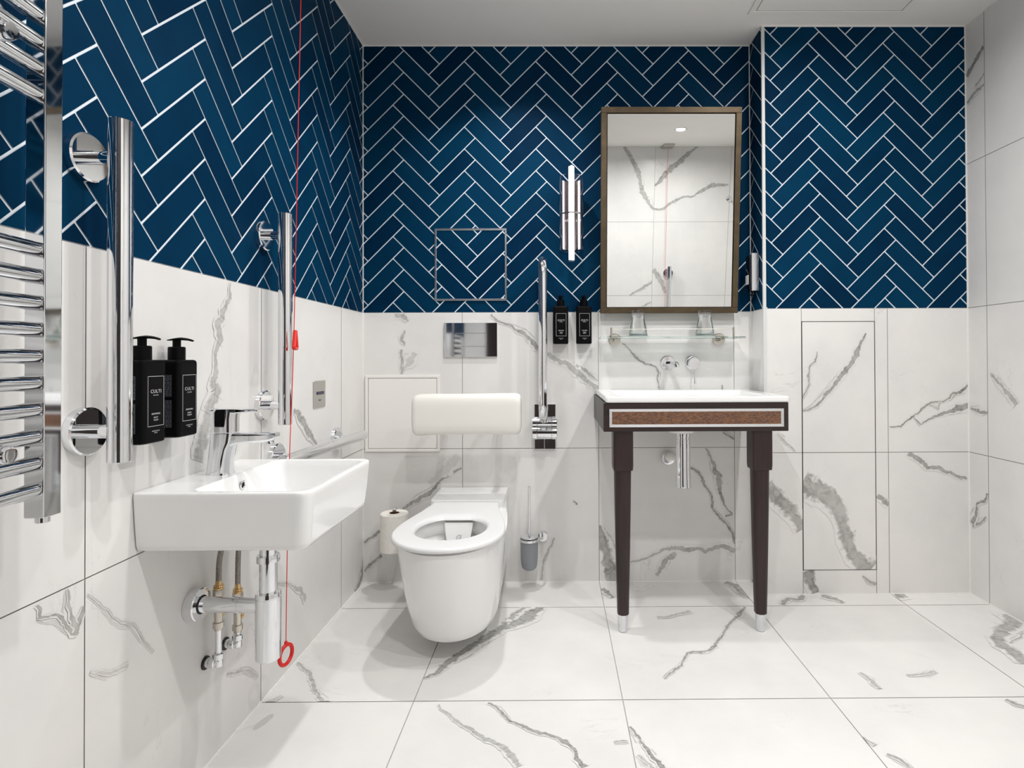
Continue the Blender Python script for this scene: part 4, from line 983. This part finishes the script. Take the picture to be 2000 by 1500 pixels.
# ------------------------------------------------------------------ mirror
def build_mirror():
    th = math.radians(4.95); w, h = .2975, .868
    cx = .4955; base = Vector((cx, -.050, 1.178))
    ey = Vector((0, -math.sin(th), math.cos(th))); en = Vector((0, -math.cos(th), -math.sin(th)))
    T = lambda a, b, c: base + Vector((a, 0, 0)) + ey * b + en * c
    t = thing('mirror', 'tall rectangular mirror in a dark bronze frame tilted above the vanity', 'mirror', tuple(base))
    b = BM(); f, d = .0245, .034
    def bx(a0, a1, b0, b1, c0, c1):
        vs = [b.verts.new(T(p, q, r)) for p in (a0, a1) for q in (b0, b1) for r in (c0, c1)]
        fs = [b.faces.new([vs[i] for i in F]) for F in ((0, 1, 3, 2), (4, 6, 7, 5), (0, 4, 5, 1), (2, 3, 7, 6), (0, 2, 6, 4), (1, 5, 7, 3))]
        bmesh.ops.bevel(b, geom=list({e for q in fs for e in q.edges}), offset=.0012, segments=1, affect='EDGES')
    bx(-w, w, 0, f, -d, .0); bx(-w, w, h - f, h, -d, 0); bx(-w, -w + f, f, h - f, -d, 0); bx(w - f, w, f, h - f, -d, 0)
    obj('frame', b, 'bronze', t)
    b = BM(); q = [b.verts.new(T(*p)) for p in ((-w + f - .002, f - .002, -.006), (w - f + .002, f - .002, -.006), (w - f + .002, h - f + .002, -.006), (-w + f - .002, h - f + .002, -.006))]
    k = [b.verts.new(T(*p)) for p in ((-w + f - .002, f - .002, -.012), (w - f + .002, f - .002, -.012), (w - f + .002, h - f + .002, -.012), (-w + f - .002, h - f + .002, -.012))]
    b.faces.new(q); b.faces.new(k); bridge(b, q, k)
    obj('mirror_glass', b, 'mirror', t, smooth=False)
    b = BM(); rect = (-w + f, w - f, f, h - f)
    for (a0, a1, b0, b1) in ((rect[0], rect[1], rect[2], rect[2] + .003), (rect[0], rect[1], rect[3] - .003, rect[3]), (rect[0], rect[0] + .003, rect[2], rect[3]), (rect[1] - .003, rect[1], rect[2], rect[3])):
        bx2 = [b.verts.new(T(p, q_, -.0055)) for p, q_ in ((a0, b0), (a1, b0), (a1, b1), (a0, b1))]; b.faces.new(bx2)
    obj('inner_bead', b, 'black', t, smooth=False)
    for s in (-.2, .2):
        b = BM(); tube(b, [T(s, h - .08, -.034), (cx + s, -.0008, 1.178 + h - .10)], .008, 12)
        obj('tilt_strut', b, 'bronze', t)
build_mirror()

# ------------------------------------------------------------------ glass shelf and tumblers
def build_shelf():
    t = thing('glass_shelf', 'narrow clear glass shelf on round brackets under the mirror', 'shelf', (.492, 0, 1.045))
    zt = 1.0735
    b = BM(); box(b, .189, .797, -.140, -.020, zt - .008, zt, .001, 1); obj('glass_plate', b, 'shelfglass', t, smooth=False)
    for x in (.262, .722):
        b = BM(); lathe(b, (x, -.0005, 1.066), (x, -.05, 1.066), [(0, .0262), (.014, .0262), (.016, .024), (.0162, .009), (.020, .009)], 36); obj('bracket_disc', b, 'nickel', t)
        b = BM(); box(b, x - .007, x + .007, -.060, -.014, 1.0575, 1.0652, .001, 1); obj('glass_clip', b, 'nickel', t)
    for x in (.236, .748):
        b = BM(); cyl(b, (x, -.132, 1.060), (x, -.132, 1.112), .0042, 16, .001); obj('gallery_post', b, 'nickel', t)
    b = BM(); cyl(b, (.236, -.132, 1.1045), (.748, -.132, 1.1045), .0013, 10); obj('gallery_wire', b, 'nickel', t)
    for i, (x, nmx) in enumerate(((.355, 'clear glass tumbler upside down on the left end of the glass shelf'), (.640, 'clear glass tumbler upside down on the right end of the glass shelf'))):
        c = thing('coaster', 'round clear coaster under the %s tumbler on the glass shelf' % ('left-hand' if i == 0 else 'right-hand'), 'coaster', (x, -.085, zt), 'coasters on the glass shelf')
        b = BM(); cyl(b, (x, -.085, zt + .0004), (x, -.085, zt + .0034), .047, 36, .0008); obj('disc', b, plain('grey_felt', srgb(190, 205, 200), .7) if i == 0 else bpy.data.materials['grey_felt'], c)
        g = thing('tumbler', nmx, 'glass', (x, -.085, zt + .0036), 'tumblers on the glass shelf')
        b = BM(); z = zt + .0037
        lathe(b, (x, -.085, z), (x, -.085, z + .2), [(0, .0400), (.001, .0406), (.04, .0345), (.072, .0282), (.084, .0268), (.107, .0268), (.110, .0258), (.110, .003), (.093, .003), (.0915, .0225), (.086, .0243), (.072, .0262), (.04, .0327), (.001, .0387), (0, .0400)], 48, cap=False)
        b.faces.new([v for v in b.verts if abs(v.co.z - (z + .110)) < 1e-5 and (Vector((v.co.x - x, v.co.y + .085, 0)).length < .0035)])
        b.faces.new([v for v in b.verts if abs(v.co.z - (z + .093)) < 1e-5 and (Vector((v.co.x - x, v.co.y + .085, 0)).length < .0035)])
        obj('glass', b, 'glass', g, angle=50)
build_shelf()

# ------------------------------------------------------------------ vanity
def build_vanity():
    x0, x1, yf, z0, z1 = .1705, .826, -.490, .7235, .825
    t = thing('vanity', 'dark wood washstand with tapered legs and white ceramic top at the far wall', 'vanity', (.498, -.245, 0))
    b = BM(); box(b, x0, x1, yf, yf + .022, z0, z1, .0012, 1)
    obj('front_rail', b, 'woodh', t)
    for xa, xb in ((x0, x0 + .02), (x1 - .02, x1)):
        b = BM(); box(b, xa, xb, yf + .0222, -.001, z0, z1, .001, 1); obj('side_rail', b, 'woodh', t)
    # mitred silver frame and rust insert
    fx0, fx1, fz0, fz1 = .191, .8085, .7395, .8035; g = .0095
    b = BM(); A = [b.verts.new(p) for p in ((fx0, yf - .0026, fz0), (fx1, yf - .0026, fz0), (fx1, yf - .0026, fz1), (fx0, yf - .0026, fz1))]
    B = [b.verts.new(p) for p in ((fx0 + g, yf - .0008, fz0 + g), (fx1 - g, yf - .0008, fz0 + g), (fx1 - g, yf - .0008, fz1 - g), (fx0 + g, yf - .0008, fz1 - g))]
    C = [b.verts.new((v.co.x, yf - .0001, v.co.z)) for v in A]
    bridge(b, A, B); bridge(b, C, A); obj('silver_moulding', b, 'alu', t, smooth=False)
    b = BM(); box(b, fx0 + g, fx1 - g, yf - .0009, yf - .0001, fz0 + g, fz1 - g); obj('rust_panel', b, 'rust', t, 'mottled rust-brown inset', smooth=False)
    for x in (.2415, .738):
        b = BM(); R = []
        for (z, hw) in ((z0 - .0005, .0355), (.60, .0355), (.583, .034), (.5825, .0300)): R.append(rrect(x - hw, x + hw, -.445 - hw, -.445 + hw, .004, z, 5, rs=(.006,) * 4))
        for (z, r) in ((.5820, .0305), (.45, .0285), (.30, .0258), (.15, .0225), (.066, .0205), (.064, .0195)): R.append(rrect(x - r, x + r, -.445 - r, -.445 + r, r * .7, z, 5))
        loft(b, R); lg = obj('leg', b, 'wood', t, angle=25)
        b = BM(); lathe(b, (x, -.445, .0006), (x, -.445, .1), [(0, .0135), (.002, .0150), (.062, .0188), (.0635, .0175)], 32); obj('ferrule', b, 'alu', lg, 'silver metal foot', loc=tuple(t.location))
        lg.children[0].location = (0, 0, 0)
    # ceramic top
    b = BM(); tx0, tx1 = .177, .829
    o = lambda i, z: rrect(tx0 + i, tx1 - i, yf - .004 + i, -.001, .008, z, rs=(.003, .003, .010, .010))
    n_ = lambda i, z, r=.03: rrect(.232 + i, .778 - i, -.458 + i, -.105 - i * .5, r, z)
    loft(b, [o(.03, .8255), o(.004, .8255), o(.0005, .828), o(0, .832), o(0, .843), o(.0015, .8465), o(.004, .8475), n_(-.004, .8475), n_(0, .845), n_(.012, .825), n_(.03, .775, .04), n_(.06, .755, .05), n_(.15, .750, .02)])
    obj('ceramic_top', b, 'ceramic', t, angle=50)
    b = BM(); loft(b, [rrect(.26, .75, -.43, -.13, .04, z) for z in (.748, .824)]); lathe(b, (.502, -.24, .75), (.502, -.24, .6), [(0, .06), (.04, .055), (.062, .049), (.064, .04)], 32); obj('basin_underside', b, 'ceramic', t)
    b = BM(); cyl(b, (.505, -.25, .7505), (.505, -.25, .754), .024, 28, .001); obj('waste_plug', b, 'chrome', t)
build_vanity()

def build_vanity_plumbing():
    x, y = .509, -.235
    t = thing('bottle_trap', 'chrome bottle trap under the dark wood vanity', 'bottle trap', (x, y, .465))
    b = BM(); lathe(b, (x, y, .684), (x, y, .3), [(0, .026), (.001, .0285), (.012, .0285), (.013, .0265), (.024, .0265), (.025, .0285), (.034, .0285), (.035, .027), (.04, .027)], 36); obj('collar_nut', b, 'chrome', t)
    b = BM(); lathe(b, (x, y, .646), (x, y, .3), [(0, .0285), (.100, .0285), (.170, .0300), (.176, .0300), (.179, .027)], 36); obj('trap_cup', b, 'chrome', t)
    b = BM(); tube(b, [(x - .004, y + .02, .575), (x - .012, y + .10, .572), (x - .014, -.05, .56), (x - .014, -.003, .545)], .016, 22); obj('waste_pipe', b, 'white', t)
    b = BM(); lathe(b, (x - .014, -.0005, .545), (x - .014, -.05, .545), [(0, .032), (.010, .032), (.022, .027), (.023, .017)], 32); obj('wall_flange', b, 'chrome', t)
    # wall tap: spout and lever are separate plates
    t = thing('wall_spout', 'chrome wall-mounted spout with round plate above the vanity basin', 'tap', (.495, 0, .93))
    b = BM(); lathe(b, (.4965, -.0005, .962), (.4965, -.05, .962), [(0, .0315), (.006, .0315), (.008, .0295), (.0082, .010)], 40); obj('wall_plate', b, 'chrome', t)
    b = BM(); tube(b, smooth_path([(.498, -.008, .962), (.502, -.06, .962), (.507, -.115, .961), (.508, -.134, .956), (.508, -.138, .944)], 7), .0105, 22); obj('spout', b, 'chrome', t)
    t = thing('wall_lever', 'chrome round mixer control with thin hanging lever above the vanity', 'tap', (.606, 0, .87))
    b = BM(); lathe(b, (.606, -.0005, .962), (.606, -.08, .962), [(0, .032), (.005, .032), (.007, .030), (.0072, .0265), (.034, .0265), (.037, .024)], 40); obj('mixer_body', b, 'chrome', t)
    b = BM(); tube(b, [(.608, -.028, .938), (.608, -.032, .905), (.608, -.036, .878), (.608, -.0365, .872)], [.0034, .0028, .0028, .0042], 14); obj('lever_rod', b, 'chrome', t)
build_vanity_plumbing()
